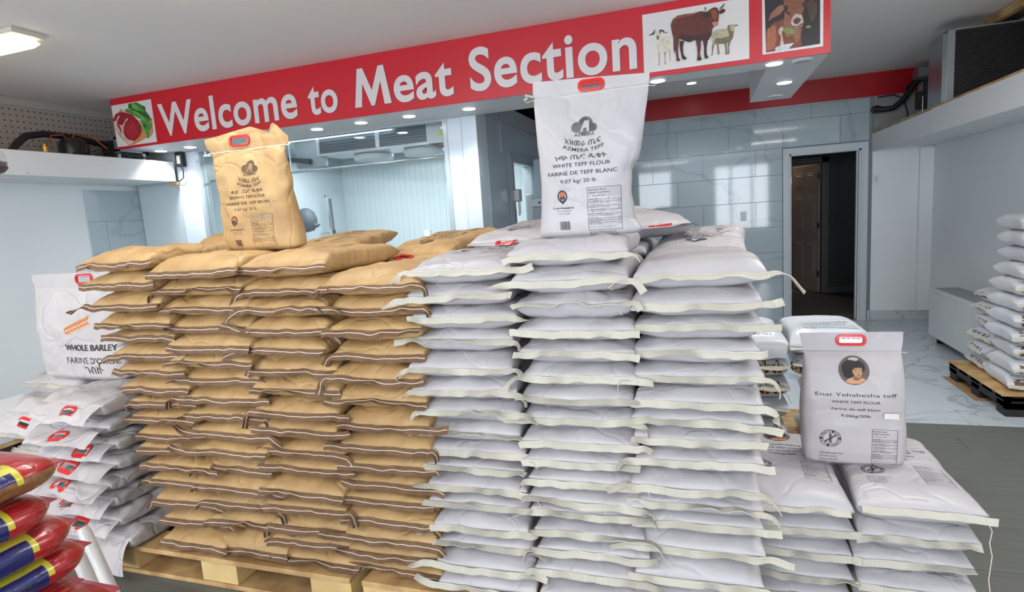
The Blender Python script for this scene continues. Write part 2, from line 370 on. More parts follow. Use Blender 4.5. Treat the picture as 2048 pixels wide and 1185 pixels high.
# outlets, switch
def plate(name,label,x,z,kind):
    t=thing(name,label,'outlet' if kind=='o' else 'switch',(x,YB-.008,z))
    MB().box(-.036,.036,-.006,0,-.058,.058,c=.004).build('cover_plate',Mwhite,t)
    if kind=='o':
        for dz in (-.024,.024):
            mb=MB(); mb.lathe((0,0,dz),[(.017,-.006),(.017,-.0085)],20,'y'); mb.build('socket',Mwhite,t)
            mb=MB(); mb.box(-.008,-.006,-.0092,-.008,dz,dz+.009); mb.box(.006,.008,-.0092,-.008,dz,dz+.009); mb.box(-.002,.002,-.0092,-.008,dz-.01,dz-.006); mb.build('slots',Mblack,t)
    else:
        mb=MB(); mb.box(-.017,.017,-.009,-.005,-.033,.033,c=.002); mb.build('rocker',Mtrim,t)
plate('wall_outlet','white duplex outlet on the grey tiled back wall',.497,1.307,'o')
plate('light_switch','white rocker light switch right of the doorway',1.915,1.64,'s')
# ---------------------------------------------------------------- bulkhead with the banner
mb=MB(); mb.box(-5.17,-.95,4.18,4.74,2.367,ZC); mb.box(-.95,.775,4.18,4.43,2.367,ZC); mb.box(.44,.775,4.43,5.82,2.367,ZC)
struct('trim_2',mb,mat('bulkhead_white',(214,217,220),.5))
ban=thing('welcome_banner','long red banner reading Welcome to Meat Section under the ceiling','banner',(0,4.18,2.367))
MB().box(-5.175,.777,-.012,0,-.004,.452).build('banner_sheet',Mred,ban)
Mlet=mat('banner_letter',(206,202,204),.45); Mlo=mat('letter_outline',(92,20,26),.5)
def glyph_M(x0,x1,z0,h,g=0):
    w=x1-x0; L=[(0,0),(.19,0),(.255,.60),(.14,1)]; D=[(.14,1),(.29,1),(.5,.40),(.5,0),(.455,0),(.255,.60)]
    V=[];F=[]
    for P in (L,D):
        for m in (0,1):
            k=len(V); V+=[(x0+(1-a if m else a)*w,z0+b*h) for a,b in P]; F.append(tuple(range(k,k+len(P))))
    if g:
        cx=(x0+x1)/2; cz=z0+h/2; V=[(cx+(x-cx)*(1+2*g/w),cz+(z-cz)*(1+2*g/h)) for x,z in V]
    return V,F
WORDS=[('Welcome',-4.617,-3.133,.064,.284),('to',-3.021,-2.744,.066,.262),('M',-2.590,-2.262,.066,.292),('eat',-2.235,-1.735,.068,.288),('Section',-1.600,-.387,.072,.305)]
for s,x0,x1,zb,h in WORDS:
    for nm,m,off,yy,e in (('letter_outline',Mlo,.0245,-.0135,.004),('lettering',Mlet,.021,-.015,0)):
        p=Pr()
        if s=='M': p.add(*glyph_M(x0,x1,zb,h,e))
        else: p.text(s,x0-e,x1+e,zb-e*.3,h*1.0,off)
        p.build(nm,lambda u,v,yy=yy:(u,yy,v),m,ban)
ART={"ani":[["wool",[[-0.262,2.647],[-0.249,2.657],[-0.228,2.651],[-0.219,2.632],[-0.229,2.6],[-0.214,2.607],[-0.183,2.611],[-0.166,2.59],[-0.164,2.548],[-0.169,2.507],[-0.217,2.508],[-0.247,2.518],[-0.257,2.556],[-0.248,2.597],[-0.26,2.617]]],["horn",[[-0.304,2.633],[-0.302,2.628],[-0.275,2.628],[-0.262,2.638],[-0.268,2.645],[-0.258,2.657],[-0.267,2.659],[-0.277,2.644],[-0.287,2.636]]],["horn",[[-0.234,2.655],[-0.213,2.651],[-0.2,2.635],[-0.182,2.63],[-0.189,2.626],[-0.213,2.634],[-0.222,2.644],[-0.235,2.628],[-0.237,2.637]]],["wooldk",[[-0.255,2.619],[-0.238,2.617],[-0.24,2.596],[-0.248,2.591],[-0.255,2.601]]],["woolleg",[[-0.247,2.518],[-0.234,2.513],[-0.238,2.469],[-0.239,2.427],[-0.256,2.429],[-0.247,2.439],[-0.246,2.476]]],["woolleg",[[-0.211,2.51],[-0.195,2.511],[-0.2,2.469],[-0.198,2.429],[-0.21,2.431],[-0.208,2.446],[-0.209,2.476]]],["woolleg",[[-0.18,2.515],[-0.169,2.519],[-0.169,2.471],[-0.17,2.447],[-0.177,2.447],[-0.174,2.471]]],["wool2",[[0.092,2.586],[0.119,2.599],[0.176,2.596],[0.193,2.599],[0.191,2.614],[0.211,2.619],[0.23,2.609],[0.227,2.571],[0.218,2.532],[0.203,2.51],[0.163,2.505],[0.123,2.508],[0.097,2.509],[0.088,2.54]]],["wool2dk",[[0.118,2.547],[0.158,2.541],[0.204,2.551],[0.224,2.571],[0.218,2.532],[0.203,2.51],[0.163,2.505],[0.123,2.508],[0.1,2.52]]],["wool2dk",[[0.188,2.612],[0.202,2.614],[0.204,2.58],[0.221,2.572],[0.218,2.543],[0.198,2.552],[0.186,2.589]]],["horn",[[0.227,2.608],[0.247,2.609],[0.249,2.604],[0.233,2.601]]],["wool2leg",[[0.094,2.515],[0.108,2.51],[0.099,2.485],[0.095,2.444],[0.082,2.445],[0.09,2.457],[0.09,2.492]]],["wool2leg",[[0.119,2.509],[0.131,2.507],[0.134,2.474],[0.136,2.444],[0.124,2.445],[0.125,2.47]]],["wool2leg",[[0.166,2.507],[0.181,2.505],[0.181,2.473],[0.184,2.437],[0.171,2.436],[0.173,2.468]]],["wool2leg",[[0.189,2.51],[0.203,2.51],[0.194,2.477],[0.197,2.44],[0.185,2.438],[0.187,2.478]]],["cowdark",[[-0.147,2.6],[-0.134,2.586],[-0.136,2.526],[-0.144,2.485],[-0.148,2.528]]],["cowdark",[[-0.109,2.564],[-0.079,2.559],[-0.089,2.519],[-0.087,2.477],[-0.067,2.444],[-0.082,2.441],[-0.097,2.451],[-0.103,2.485],[-0.11,2.528]]],["cowdark",[[0.036,2.542],[0.068,2.543],[0.058,2.497],[0.058,2.456],[0.069,2.432],[0.045,2.429],[0.041,2.464],[0.042,2.505]]],["cow",[[-0.162,2.673],[-0.147,2.706],[-0.117,2.722],[-0.072,2.724],[-0.019,2.721],[0.028,2.726],[0.063,2.716],[0.086,2.729],[0.11,2.737],[0.129,2.728],[0.138,2.701],[0.134,2.661],[0.128,2.624],[0.107,2.62],[0.096,2.609],[0.089,2.569],[0.071,2.542],[0.024,2.544],[-0.011,2.555],[-0.047,2.545],[-0.094,2.567],[-0.118,2.583],[-0.148,2.588],[-0.157,2.631]]],["cow",[[-0.148,2.594],[-0.109,2.585],[-0.116,2.541],[-0.12,2.5],[-0.118,2.463],[-0.108,2.441],[-0.131,2.438],[-0.133,2.472],[-0.137,2.508],[-0.141,2.551]]],["cow",[[-0.011,2.558],[0.024,2.547],[0.023,2.502],[0.016,2.462],[0.028,2.428],[0.013,2.421],[-0.002,2.426],[0.002,2.464],[-0.001,2.512]]],["cowdark",[[-0.105,2.605],[-0.022,2.58],[0.06,2.585],[0.089,2.586],[0.089,2.569],[0.071,2.542],[0.024,2.544],[-0.011,2.555],[-0.047,2.545],[-0.094,2.567],[-0.118,2.583]]],["cowlight",[[-0.144,2.703],[-0.114,2.72],[-0.066,2.72],[0.005,2.72],[-0.019,2.709],[-0.084,2.708],[-0.126,2.703],[-0.148,2.683]]],["cowlight",[[0.086,2.715],[0.109,2.723],[0.127,2.702],[0.126,2.668],[0.114,2.647],[0.097,2.673]]],["muzzle",[[0.096,2.648],[0.131,2.644],[0.132,2.625],[0.11,2.62],[0.097,2.631]]],["cowdark",[[0.036,2.706],[0.057,2.717],[0.086,2.703],[0.088,2.686],[0.062,2.681],[0.042,2.69]]],["cowdark",[[0.135,2.707],[0.161,2.719],[0.178,2.708],[0.166,2.693],[0.142,2.688]]],["hoof",[[0.051,2.747],[0.058,2.743],[0.058,2.725],[0.053,2.723]]],["hoof",[[0.17,2.752],[0.168,2.733],[0.149,2.719],[0.138,2.719],[0.141,2.724],[0.158,2.735]]],["hoof",[[-0.13,2.448],[-0.109,2.447],[-0.108,2.438],[-0.129,2.438]]],["hoof",[[-0.003,2.441],[0.023,2.438],[0.025,2.424],[0.001,2.422]]],["hoof",[[-0.094,2.457],[-0.068,2.453],[-0.067,2.443],[-0.091,2.443]]],["hoof",[[0.043,2.443],[0.066,2.442],[0.069,2.431],[0.045,2.429]]]],"goat":[["gdark",[[0.406,2.752],[0.718,2.698],[0.719,2.422],[0.413,2.415]]],["gbrown",[[0.414,2.541],[0.455,2.586],[0.51,2.6],[0.542,2.622],[0.617,2.627],[0.628,2.553],[0.612,2.51],[0.617,2.425],[0.563,2.419],[0.413,2.416]]],["gbrown2",[[0.422,2.557],[0.466,2.573],[0.477,2.492],[0.455,2.427],[0.416,2.427]]],["gear",[[0.427,2.599],[0.442,2.645],[0.483,2.68],[0.51,2.686],[0.521,2.66],[0.494,2.63],[0.45,2.615]]],["gear2",[[0.638,2.668],[0.669,2.69],[0.701,2.662],[0.699,2.608],[0.68,2.558],[0.665,2.566],[0.654,2.621]]],["gface",[[0.51,2.734],[0.627,2.714],[0.635,2.657],[0.617,2.61],[0.627,2.561],[0.606,2.534],[0.569,2.542],[0.553,2.576],[0.558,2.62],[0.521,2.654]]],["gpale",[[0.564,2.602],[0.585,2.621],[0.617,2.605],[0.627,2.567],[0.617,2.543],[0.59,2.531],[0.564,2.546],[0.554,2.573]]],["gnose",[[0.568,2.582],[0.59,2.598],[0.614,2.583],[0.606,2.567],[0.588,2.555],[0.574,2.564]]],["gnose",[[0.564,2.553],[0.59,2.543],[0.62,2.559],[0.623,2.553],[0.596,2.535],[0.569,2.543]]],["geye",[[0.515,2.677],[0.537,2.674],[0.537,2.646],[0.521,2.651]]],["geye",[[0.617,2.677],[0.648,2.677],[0.643,2.65],[0.622,2.651]]],["gbeard",[[0.521,2.643],[0.553,2.604],[0.553,2.559],[0.574,2.539],[0.617,2.521],[0.601,2.45],[0.585,2.447],[0.564,2.495],[0.531,2.483],[0.51,2.543]]],["ggreen",[[0.51,2.549],[0.547,2.543],[0.585,2.52],[0.569,2.5],[0.531,2.512],[0.51,2.526]]],["ggreen",[[0.638,2.537],[0.665,2.537],[0.667,2.524],[0.644,2.523]]],["gpale",[[0.485,2.542],[0.504,2.558],[0.512,2.543],[0.504,2.51],[0.509,2.487],[0.517,2.44],[0.493,2.438],[0.499,2.5],[0.485,2.519]]],["gpale2",[[0.466,2.436],[0.509,2.447],[0.574,2.449],[0.542,2.417],[0.466,2.416]]],["geye",[[0.437,2.699],[0.489,2.721],[0.49,2.715],[0.442,2.692]]]],"steak":[["board",[[-5.162,2.562],[-5.123,2.488],[-5.027,2.389],[-4.966,2.388],[-4.809,2.43],[-4.741,2.438],[-4.7,2.477],[-4.694,2.602],[-4.807,2.567],[-4.969,2.437],[-5.092,2.5]]],["garlic",[[-5.013,2.741],[-4.989,2.758],[-4.955,2.756],[-4.948,2.714],[-4.983,2.689],[-5.022,2.698]]],["board",[[-5.077,2.7],[-5.052,2.719],[-5.022,2.698],[-5.025,2.684],[-5.08,2.686]]],["meat",[[-5.164,2.646],[-5.129,2.681],[-5.071,2.692],[-4.999,2.681],[-4.923,2.653],[-4.862,2.592],[-4.837,2.551],[-4.839,2.492],[-4.886,2.443],[-4.953,2.416],[-5.017,2.437],[-5.062,2.482],[-5.091,2.505],[-5.115,2.557],[-5.141,2.594],[-5.163,2.621]]],["meat2",[[-5.048,2.544],[-4.985,2.586],[-4.917,2.589],[-4.894,2.537],[-4.893,2.478],[-4.947,2.445],[-5.011,2.461]]],["fat",[[-5.092,2.662],[-5.073,2.658],[-5.114,2.621],[-5.127,2.578],[-5.107,2.526],[-5.075,2.483],[-5.016,2.44],[-4.946,2.418],[-4.993,2.388],[-5.032,2.399],[-5.097,2.48],[-5.14,2.535],[-5.157,2.586],[-5.163,2.621],[-5.136,2.618]]],["fat",[[-5.101,2.586],[-5.067,2.571],[-5.047,2.584],[-5.004,2.623],[-4.979,2.627],[-4.982,2.618],[-5.025,2.591],[-5.05,2.554],[-5.061,2.501],[-5.035,2.449],[-5.081,2.489],[-5.085,2.548]]],["fat",[[-5.165,2.656],[-5.137,2.677],[-5.126,2.676],[-5.157,2.64]]],["g1",[[-5.01,2.692],[-4.978,2.713],[-4.902,2.689],[-4.816,2.655],[-4.734,2.602],[-4.713,2.575],[-4.742,2.559],[-4.827,2.598],[-4.923,2.653]]],["g2",[[-4.957,2.715],[-4.947,2.762],[-4.898,2.771],[-4.848,2.757],[-4.801,2.725],[-4.753,2.7],[-4.76,2.667],[-4.718,2.614],[-4.713,2.575],[-4.795,2.628],[-4.885,2.677]]],["g3",[[-4.917,2.744],[-4.876,2.749],[-4.843,2.716],[-4.825,2.675],[-4.869,2.685],[-4.911,2.71]]],["g1",[[-4.85,2.746],[-4.815,2.722],[-4.782,2.689],[-4.764,2.649],[-4.813,2.669],[-4.845,2.706]]],["g3",[[-4.947,2.699],[-4.865,2.675],[-4.774,2.602],[-4.768,2.562],[-4.803,2.586],[-4.859,2.64]]],["g1",[[-4.841,2.595],[-4.803,2.586],[-4.744,2.55],[-4.704,2.555],[-4.72,2.508],[-4.758,2.484],[-4.755,2.435],[-4.777,2.422],[-4.81,2.489],[-4.825,2.544]]],["g2",[[-4.807,2.567],[-4.772,2.543],[-4.786,2.506],[-4.819,2.51],[-4.828,2.545]]],["g3",[[-4.83,2.584],[-4.817,2.582],[-4.793,2.507],[-4.774,2.437],[-4.787,2.438],[-4.819,2.51]]],["orange",[[-4.886,2.443],[-4.84,2.473],[-4.799,2.478],[-4.789,2.443],[-4.837,2.424],[-4.944,2.393],[-4.965,2.392]]]]}
CM={'wool':(206,204,186),'wooldk':(120,112,100),'woolleg':(170,164,146),'horn':(58,48,42),'wool2':(172,166,140),'wool2dk':(116,102,78),'wool2leg':(126,112,92),'cow':(92,38,26),'cowdark':(58,26,20),'cowlight':(132,70,42),'muzzle':(186,132,104),'hoof':(40,24,20),
'gdark':(38,30,36),'gbrown':(120,62,42),'gbrown2':(164,96,66),'gear':(140,94,72),'gear2':(76,52,46),'gface':(128,80,58),'gpale':(190,170,156),'gpale2':(196,202,206),'gnose':(86,54,58),'geye':(48,34,34),'gbeard':(142,92,70),'ggreen':(118,136,78),
'board':(176,140,98),'garlic':(214,208,202),'meat':(150,28,40),'meat2':(166,38,52),'fat':(206,176,168),'g1':(74,132,52),'g2':(38,92,38),'g3':(104,160,72),'orange':(206,132,76)}
pics={'ani':('animal_picture',-.343,.315,2.392,2.765),'goat':('goat_picture',.392,.736,2.405,2.755),'steak':('steak_picture',-5.165,-4.68,2.385,2.76)}
for k,(nm,x0,x1,z0,z1) in pics.items():
    pp=MB().box(x0,x1,-.016,-.012,z0-2.367,z1-2.367).build(nm,mat('print_white',(208,206,206),.45),ban)
    by={}
    for i,(c,pts) in enumerate(ART[k]): 
        by.setdefault(c,[]).append((i,pts))
    for c,L in by.items():
        p=Pr(); V=[];F=[]
        for i,pts in L:
            n=len(V); V+=[(x,-.0166-.0003*i,min(z,2.752)-2.367) for x,z in pts]; F.append(tuple(range(n,n+len(pts))))
        bm=bmesh.new(); vs=[bm.verts.new(v) for v in V]
        for f in F:
            try: bm.faces.new([vs[i] for i in f])
            except Exception: pass
        bm.normal_update()
        bmesh.ops.triangulate(bm,faces=bm.faces[:],ngon_method='EAR_CLIP')
        me=bpy.data.meshes.new('print'); bm.to_mesh(me); bm.free(); me.materials.append(mat('print_'+c,CM[c],.5,var=(40,.18)))
        o=bpy.data.objects.new('print',me); COL.objects.link(o); o.parent=pp
# downlights
def downlight(x,y,z,on,label):
    t=thing('downlight',label,'light',(x,y,z))
    mb=MB(); mb.lathe((0,0,0),[(.062,0),(.062,-.006),(.052,-.009)],28); autosm(mb.build('rim',Mwhite,t))
    mb=MB(); mb.lathe((0,0,0),[(.05,-.0092),(.049,-.011)],24); mb.build('lens',Mled if on else mat('unlit_lens',(190,194,198),.4),t)
DL=[(.47,4.26,2.367,1,'lit round downlight under the right end of the bulkhead'),(.62,4.99,2.367,1,'lit downlight under the rear arm of the bulkhead'),(-.266,4.31,2.367,1,'lit round downlight just right of the tall white bag'),
(-.067,6.93,2.82,1,'small lit downlight in the rear ceiling above the tiled wall'),(-1.719,4.409,2.367,1,'lit downlight above the cold room corner panel'),(-2.238,4.39,2.367,1,'lit downlight under the letter M of the banner'),
(-2.691,4.394,2.367,1,'lit downlight under the letter o of the word to'),(-3.148,4.421,2.367,1,'lit downlight right of the standing brown bag'),(-4.627,4.474,2.367,1,'lit downlight at the left behind the standing brown bag'),
(-5.0,4.479,2.367,1,'lit downlight at the far left end of the bulkhead'),(.64,4.3,2.367,0,'unlit downlight at the right end of the bulkhead'),(.63,5.62,2.367,0,'unlit downlight at the far end of the bulkhead arm')]
for x,y,z,on,lb in DL:
    downlight(x,y,z,on,lb)
    if on:
        l=bpy.data.lights.new('downlight_lamp','SPOT'); l.energy=24; l.spot_size=2.2; l.spot_blend=.8; l.shadow_soft_size=.05; l.color=(.93,.97,1)
        o=bpy.data.objects.new('downlight_lamp',l); o.location=(x,y,z-.03); COL.objects.link(o)
# ---------------------------------------------------------------- shelves (boxed ledges) left and right
sh=thing('wall_ledge','long white boxed ledge along the left wall under the pegboard','shelf',(-5.1,2.0,2.08))
MB().box(0,.018,-5.0,2.68,0,.195,c=.002).build('fascia_board',Mwhite,sh)
MB().box(-.595,-.001,-5.0,2.68,.17,.188).build('top_board',Mply,sh)
MB().box(-.595,-.001,-5.0,2.68,.0,.015).build('soffit_board',Mwall,sh)
mb=MB()
for y,z in ((-.6,.03),(-.1,.16),(1.3,.02),(2.0,.15),(2.3,.06)): mb.lathe((.018,y,z),[(.004,0),(.003,.0015)],8,'x')
mb.build('screws',Mblack,sh)
MB().box(-.10,.012,2.69,2.715,-.03,.0).build('wood_offcut',Mply,sh)
sh=thing('wall_ledge','long white boxed ledge along the right wall carrying the condenser','shelf',(1.86,4.0,1.95))
MB().box(0,.018,-1.4,1.9,0,.205,c=.002).build('fascia_board',Mwhite,sh)
MB().box(0,.018,1.903,3.7,0,.2,c=.002).build('fascia_board',Mwhite,sh)
MB().box(.004,.595,-1.4,3.7,.206,.222).build('top_board',Mply,sh)
MB().box(.019,.595,-1.4,3.7,.02,.035).build('soffit_board',Mwall,sh)
# pegboard on the left wall
def pegmat():
    m=mat('pegboard',(158,150,142),.75); n=m.node_tree; b=n.nodes['Principled BSDF']
    tc=n.nodes.new('ShaderNodeTexCoord'); sc=n.nodes.new('ShaderNodeVectorMath'); sc.operation='SCALE'; sc.inputs['Scale'].default_value=1/.0508
    fr=n.nodes.new('ShaderNodeVectorMath'); fr.operation='FRACTION'; sb=n.nodes.new('ShaderNodeVectorMath'); sb.operation='SUBTRACT'; sb.inputs[1].default_value=(0,.5,.5)
    ml=n.nodes.new('ShaderNodeVectorMath'); ml.operation='MULTIPLY'; ml.inputs[1].default_value=(0,1,1)
    ln=n.nodes.new('ShaderNodeVectorMath'); ln.operation='LENGTH'; lt=n.nodes.new('ShaderNodeMath'); lt.operation='LESS_THAN'; lt.inputs[1].default_value=.13
    x=n.nodes.new('ShaderNodeMix'); x.data_type='RGBA'; x.inputs[6].default_value=srgb((158,150,142))+(1,); x.inputs[7].default_value=srgb((40,36,34))+(1,)
    L=n.links.new; L(tc.outputs['Object'],sc.inputs[0]); L(sc.outputs[0],fr.inputs[0]); L(fr.outputs[0],sb.inputs[0]); L(sb.outputs[0],ml.inputs[0]); L(ml.outputs[0],ln.inputs[0]); L(ln.outputs['Value'],lt.inputs[0]); L(lt.outputs[0],x.inputs[0]); L(x.outputs[2],b.inputs['Base Color'])
    return m
wl=bpy.data.objects['wall_left']
MB().box(XL,XL+.008,-2.5,4.9,2.27,2.74).build('pegboard',pegmat(),wl)
MB().box(XL,XL+.03,-2.5,4.9,2.745,ZC-.001,c=.004).build('top_rail',mat('rail_grey',(166,164,160),.6),wl)
# grey tiles on the left wall near the cold room
for j in range(6):
    z1=2.03-.31*j; y=4.15-( .0 if j%2==0 else .42)
    for k in range(4):
        a,b=max(y,4.15),y+.605
        if b-a>.02: MB().box(XL+.0,XL+.012,a+.002,b-.002,z1-.31+.002,z1-.002,c=.0012).build('tile',Mwtile,wl)
        y=b
# equipment on the left ledge
t=thing('compressor_unit','black compressor with copper pipes on the left ledge','compressor',(-5.3,3.9,2.269))
mb=MB(); mb.box(-.16,.2,-.55,.6,0,.012); mb.build('base_tray',Mgalv,t)
mb=MB(); mb.lathe((0,-.05,.012),[(.1,0),(.115,.02),(.115,.1),(.1,.14),(.06,.165),(.01,.172)],24); autosm(mb.build('compressor_dome',mat('gloss_black',(24,24,26),.3),t))
mb=MB(); mb.tube([(0,-.05,.17),(.0,-.02,.22),(.02,.05,.215),(.06,.12,.18),(.08,.2,.1)],.008,8); mb.tube([(.05,-.1,.13),(.07,-.18,.19),(.08,-.28,.17),(.09,-.34,.07)],.006,8); autosm(mb.build('copper_pipe',mat('copper',(190,104,76),.35,metal=.9),t))
mb=MB(); mb.lathe((.1,-.36,.01),[(.02,0),(.02,.06),(.012,.065),(.012,.08)],14); mb.build('brass_valve',mat('brass',(200,160,70),.35,metal=.8),t)
mb=MB()
for y in (.26,.52): mb.box(.1,.13,y,y+.03,.0,.21)
mb.box(.1,.13,.26,.55,.19,.21); mb.box(.1,.13,.26,.55,.08,.1); mb.box(-.1,.13,.26,.28,.19,.21)
mb.build('metal_frame',Mgalv,t)
mb=MB(); mb.box(-.1,.09,.29,.51,.02,.19,c=.01); mb.build('control_box',Mblack,t)
mb=MB()
for k in range(6): mb.tube([(.12,.6-.12*k,.02),(.14,.5-.1*k,.05+.01*k),(.12,.35-.1*k,.03)],.005,6)
mb.build('wiring',Mblack,t)
t=thing('insulated_hose','thick black insulated hose arching over the left compressor','hose',(-5.4,3.5,2.27))
mb=MB(); mb.tube([(.15,-.2,-.0),(.13,-.13,.08),(.08,-.02,.16),(.05,.15,.2),(.03,.4,.2),(.02,.8,.15),(.02,1.15,.12)],.028,12); autosm(mb.build('hose_tube',Mblack,t))
t=thing('power_adapter','black power adapter with looped cable at the end of the left ledge','adapter',(-5.0,4.70,2.13))
mb=MB(); mb.box(-.045,.045,-.03,.01,.09,.235,c=.008); mb.build('adapter_body',Mblack,t)
mb=MB(); mb.box(-.025,.02,-.032,-.03,.12,.2); mb.build('rating_label',Mwhite,t)
mb=MB(); mb.tube([(0,-.01,.09),(.02,-.01,.05),(.01,-.01,-.02),(-.05,-.01,-.05),(-.1,-.0,-.02),(-.12,0,.06)],.006,8); mb.build('cable',Mblack,t)
# grey rounded housing poking in at the far left
t=thing('wall_fan','light grey rounded fan head cut off by the left edge','fan',(-2.86,1.6,1.815))
mb=MB(); V=[];
mb.lathe((0,0,.03),[(.13,0),(.155,.02),(.15,.06),(.11,.1),(.05,.125),(.005,.13)],28)
autosm(mb.build('housing',mat('fan_grey',(150,156,162),.45),t))
mb=MB(); mb.lathe((0,0,.0),[(.1,0),(.14,.012),(.155,.03),(.15,.045)],28); autosm(mb.build('rubber_rim',mat('fan_rim',(70,62,60),.5),t))
mb=MB(); mb.tube([(0,0,.15),(-.05,0,.5),(-.05,0,1.02)],.014,10); mb.build('drop_rod',Mgalv,t)
# warm ceiling light, top left
t=thing('ceiling_tube_fixture','glowing warm wraparound tube light at top left of the ceiling','light',(-4.55,2.83,2.82),0)
mb=MB(); mb.box(-.65,.65,-.1,.1,-.03,0,c=.006); mb.build('fixture_tray',mat('fixture_white',(200,196,186),.5),t)
mb=MB(); mb.box(-.62,.62,-.075,.075,-.085,-.03,c=.025); mb.build('diffuser',mat('warm_diffuser',(255,250,235),.5,emit=((255,232,196),3.2)),t)
t.rotation_euler=(0,0,0); t.location=(-4.52,2.66,2.82)
# ---------------------------------------------------------------- cold room
CX0,CX1,CY0,CY1,CZ=-4.97,-1.79,4.74,7.45,2.46
def ribs(mb,axis,a,b,p,z0,z1,dep,step=.1):
    x=a
    while x<b:
        if axis=='x': mb.box(x+.002,min(x+step,b)-.002,p-dep,p,z0,z1)
        else: mb.box(p,p+dep,x+.002,min(x+step,b)-.002,z0,z1)
        x+=step
mb=MB(); mb.box(-5.68,-4.80,CY0,CY0+.09,0,CZ); mb.box(-2.09,CX1,CY0,CY0+.09,0,CZ); mb.box(-4.80,-2.09,CY0,CY0+.09,0,.9); mb.box(-4.8,-2.09,CY0,CY0+.09,2.37,CZ)
cw=struct('wall_cold_room_front',mb,Mpanel)
MB().box(-5.1,-4.83,CY0-.012,CY0,0,2.366,c=.003).build('corner_panel',mat('bright_panel',(206,218,230),.3),cw)
MB().box(-2.06,-1.93,CY0-.012,CY0,0,2.366,c=.003).build('corner_panel',mat('bright_panel',(206,218,230),.3),cw)
MB().box(-1.925,-1.79,CY0-.018,CY0,0,2.366,c=.003).build('corner_panel',mat('bright_panel',(206,218,230),.3),cw)
mb=MB()
for x,z in ((-2.03,1.7),(-2.03,2.15),(-1.99,1.9),(-4.85,1.6),(-4.85,2.0)): mb.lathe((x,CY0-.02,z),[(.005,0),(.004,-.002)],8,'y')
mb.build('rivets',Msteel,cw)
w=thing('window_1',None,None,(0,0,0)); w['kind']='structure'
Mal=mat('aluminium_frame',(176,188,196),.3,metal=.3)
mb=MB(); mb.box(-4.83,-4.79,CY0-.02,CY0+.05,.9,2.40); mb.box(-2.1,-2.06,CY0-.02,CY0+.05,.9,2.40); mb.box(-4.79,-2.1,CY0-.02,CY0+.05,2.35,2.40); mb.box(-4.79,-2.1,CY0-.02,CY0+.05,.9,.94)
mb.build('window_frame',Mal,w)
MB().box(-4.79,-2.1,CY0+.01,CY0+.018,.94,2.35).build('glass_pane',film('clear_glass',(.95,.97,.97,1),.03),w)
mb=MB(); mb.box(CX0-.08,CX0,CY0+.09,CY1,0,CZ); mb.box(CX0-.08,CX1,CY1,CY1+.08,0,CZ); mb.box(CX0-.08,CX1,CY0+.0,CY1+.08,CZ,CZ+.08)
mb.box(CX1-.09,CX1,CY0+.09,5.62,0,CZ); mb.box(CX1-.09,CX1,6.35,YB-.02,0,CZ); mb.box(CX1-.09,CX1,5.62,6.35,2.03,CZ)
ci=struct('wall_cold_room',mb,Mpanel)
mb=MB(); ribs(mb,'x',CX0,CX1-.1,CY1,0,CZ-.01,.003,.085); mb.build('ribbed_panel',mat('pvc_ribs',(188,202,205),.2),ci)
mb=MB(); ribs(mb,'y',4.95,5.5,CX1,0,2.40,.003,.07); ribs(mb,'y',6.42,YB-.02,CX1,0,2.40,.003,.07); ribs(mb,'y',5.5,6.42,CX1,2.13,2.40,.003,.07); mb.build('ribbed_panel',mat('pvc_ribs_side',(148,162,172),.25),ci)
mb=MB(); mb.box(CX1,CX1+.02,4.76,YB-.02,2.40,2.425); mb.box(CX1,CX1+.012,4.76,YB-.02,2.425,2.56); mb.box(CX1,CX1+.018,5.32,5.36,2.1,2.56)
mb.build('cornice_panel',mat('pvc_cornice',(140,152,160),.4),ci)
MB().box(-5.6,CX1-.1,YB-.02,YB-.001,2.56,ZC-.001).build('plenum_shade_panel',Mdark,wb)  # black sheet paints the darkness of the unlit gap above the cold room
MB().box(-5.6,CX1-.1,4.76,YB-.03,ZC-.006,ZC-.001).build('plenum_shade_ceiling',Mdark,bpy.data.objects['ceiling'])  # same painted darkness on the ceiling over that gap
dd=thing('door_3',None,None,(0,0,0)); dd['kind']='structure'
mb=MB(); mb.box(CX1,CX1+.03,5.5,5.62,0,2.13,c=.003); mb.box(CX1,CX1+.03,6.35,6.43,0,2.13,c=.003); mb.box(CX1,CX1+.03,5.62,6.35,2.03,2.13,c=.003); mb.build('door_frame',mat('cold_frame',(134,146,152),.4),dd)
MB().box(CX1+.03,CX1+.034,5.54,5.6,.2,2.08).build('metal_jamb_strip',Mgalv,dd)
# cold-room door leaf, swung open
t=thing('cold_room_door','grey insulated cold room door standing open behind the white bag','door',(-1.70,6.18,0))
MB().box(0,.8,-.05,.05,.03,2.09,c=.006).build('door_leaf',mat('cold_leaf',(150,166,178),.35),t)
mb=MB(); mb.box(-.06,.34,-.075,-.051,1.58,1.67,c=.006); mb.box(-.09,-.03,-.08,-.03,1.42,1.72,c=.005); h=mb.build('strap_hinge',Msteel,t)
mb=MB(); 
for x in (.05,.16,.28): mb.lathe((x,-.075,1.625),[(.012,0),(.01,-.006)],10,'y')
mb.build('hinge_bolts',Mblack,h)
mb=MB(); mb.tube([(.22,-.03,2.09),(.22,-.03,2.12),(.3,-.03,2.12),(.3,-.03,2.09)],.008,8); mb.build('top_bracket',Mblack,t)
# latch hardware on jamb
t=bpy.data.objects.new('latch',None); COL.objects.link(t); t.parent=dd; t.location=(CX1+.035,5.6,1.62)
MB().box(0,.05,-.05,.05,.02,.14,c=.006).build('latch_body',Msteel,t)
mb=MB(); mb.tube([(.03,0,.02),(.03,0,-.12)],.01,8); mb.tube([(.03,.03,.02),(.03,.03,-.1)],.007,8); mb.build('latch_rod',Msteel,t)
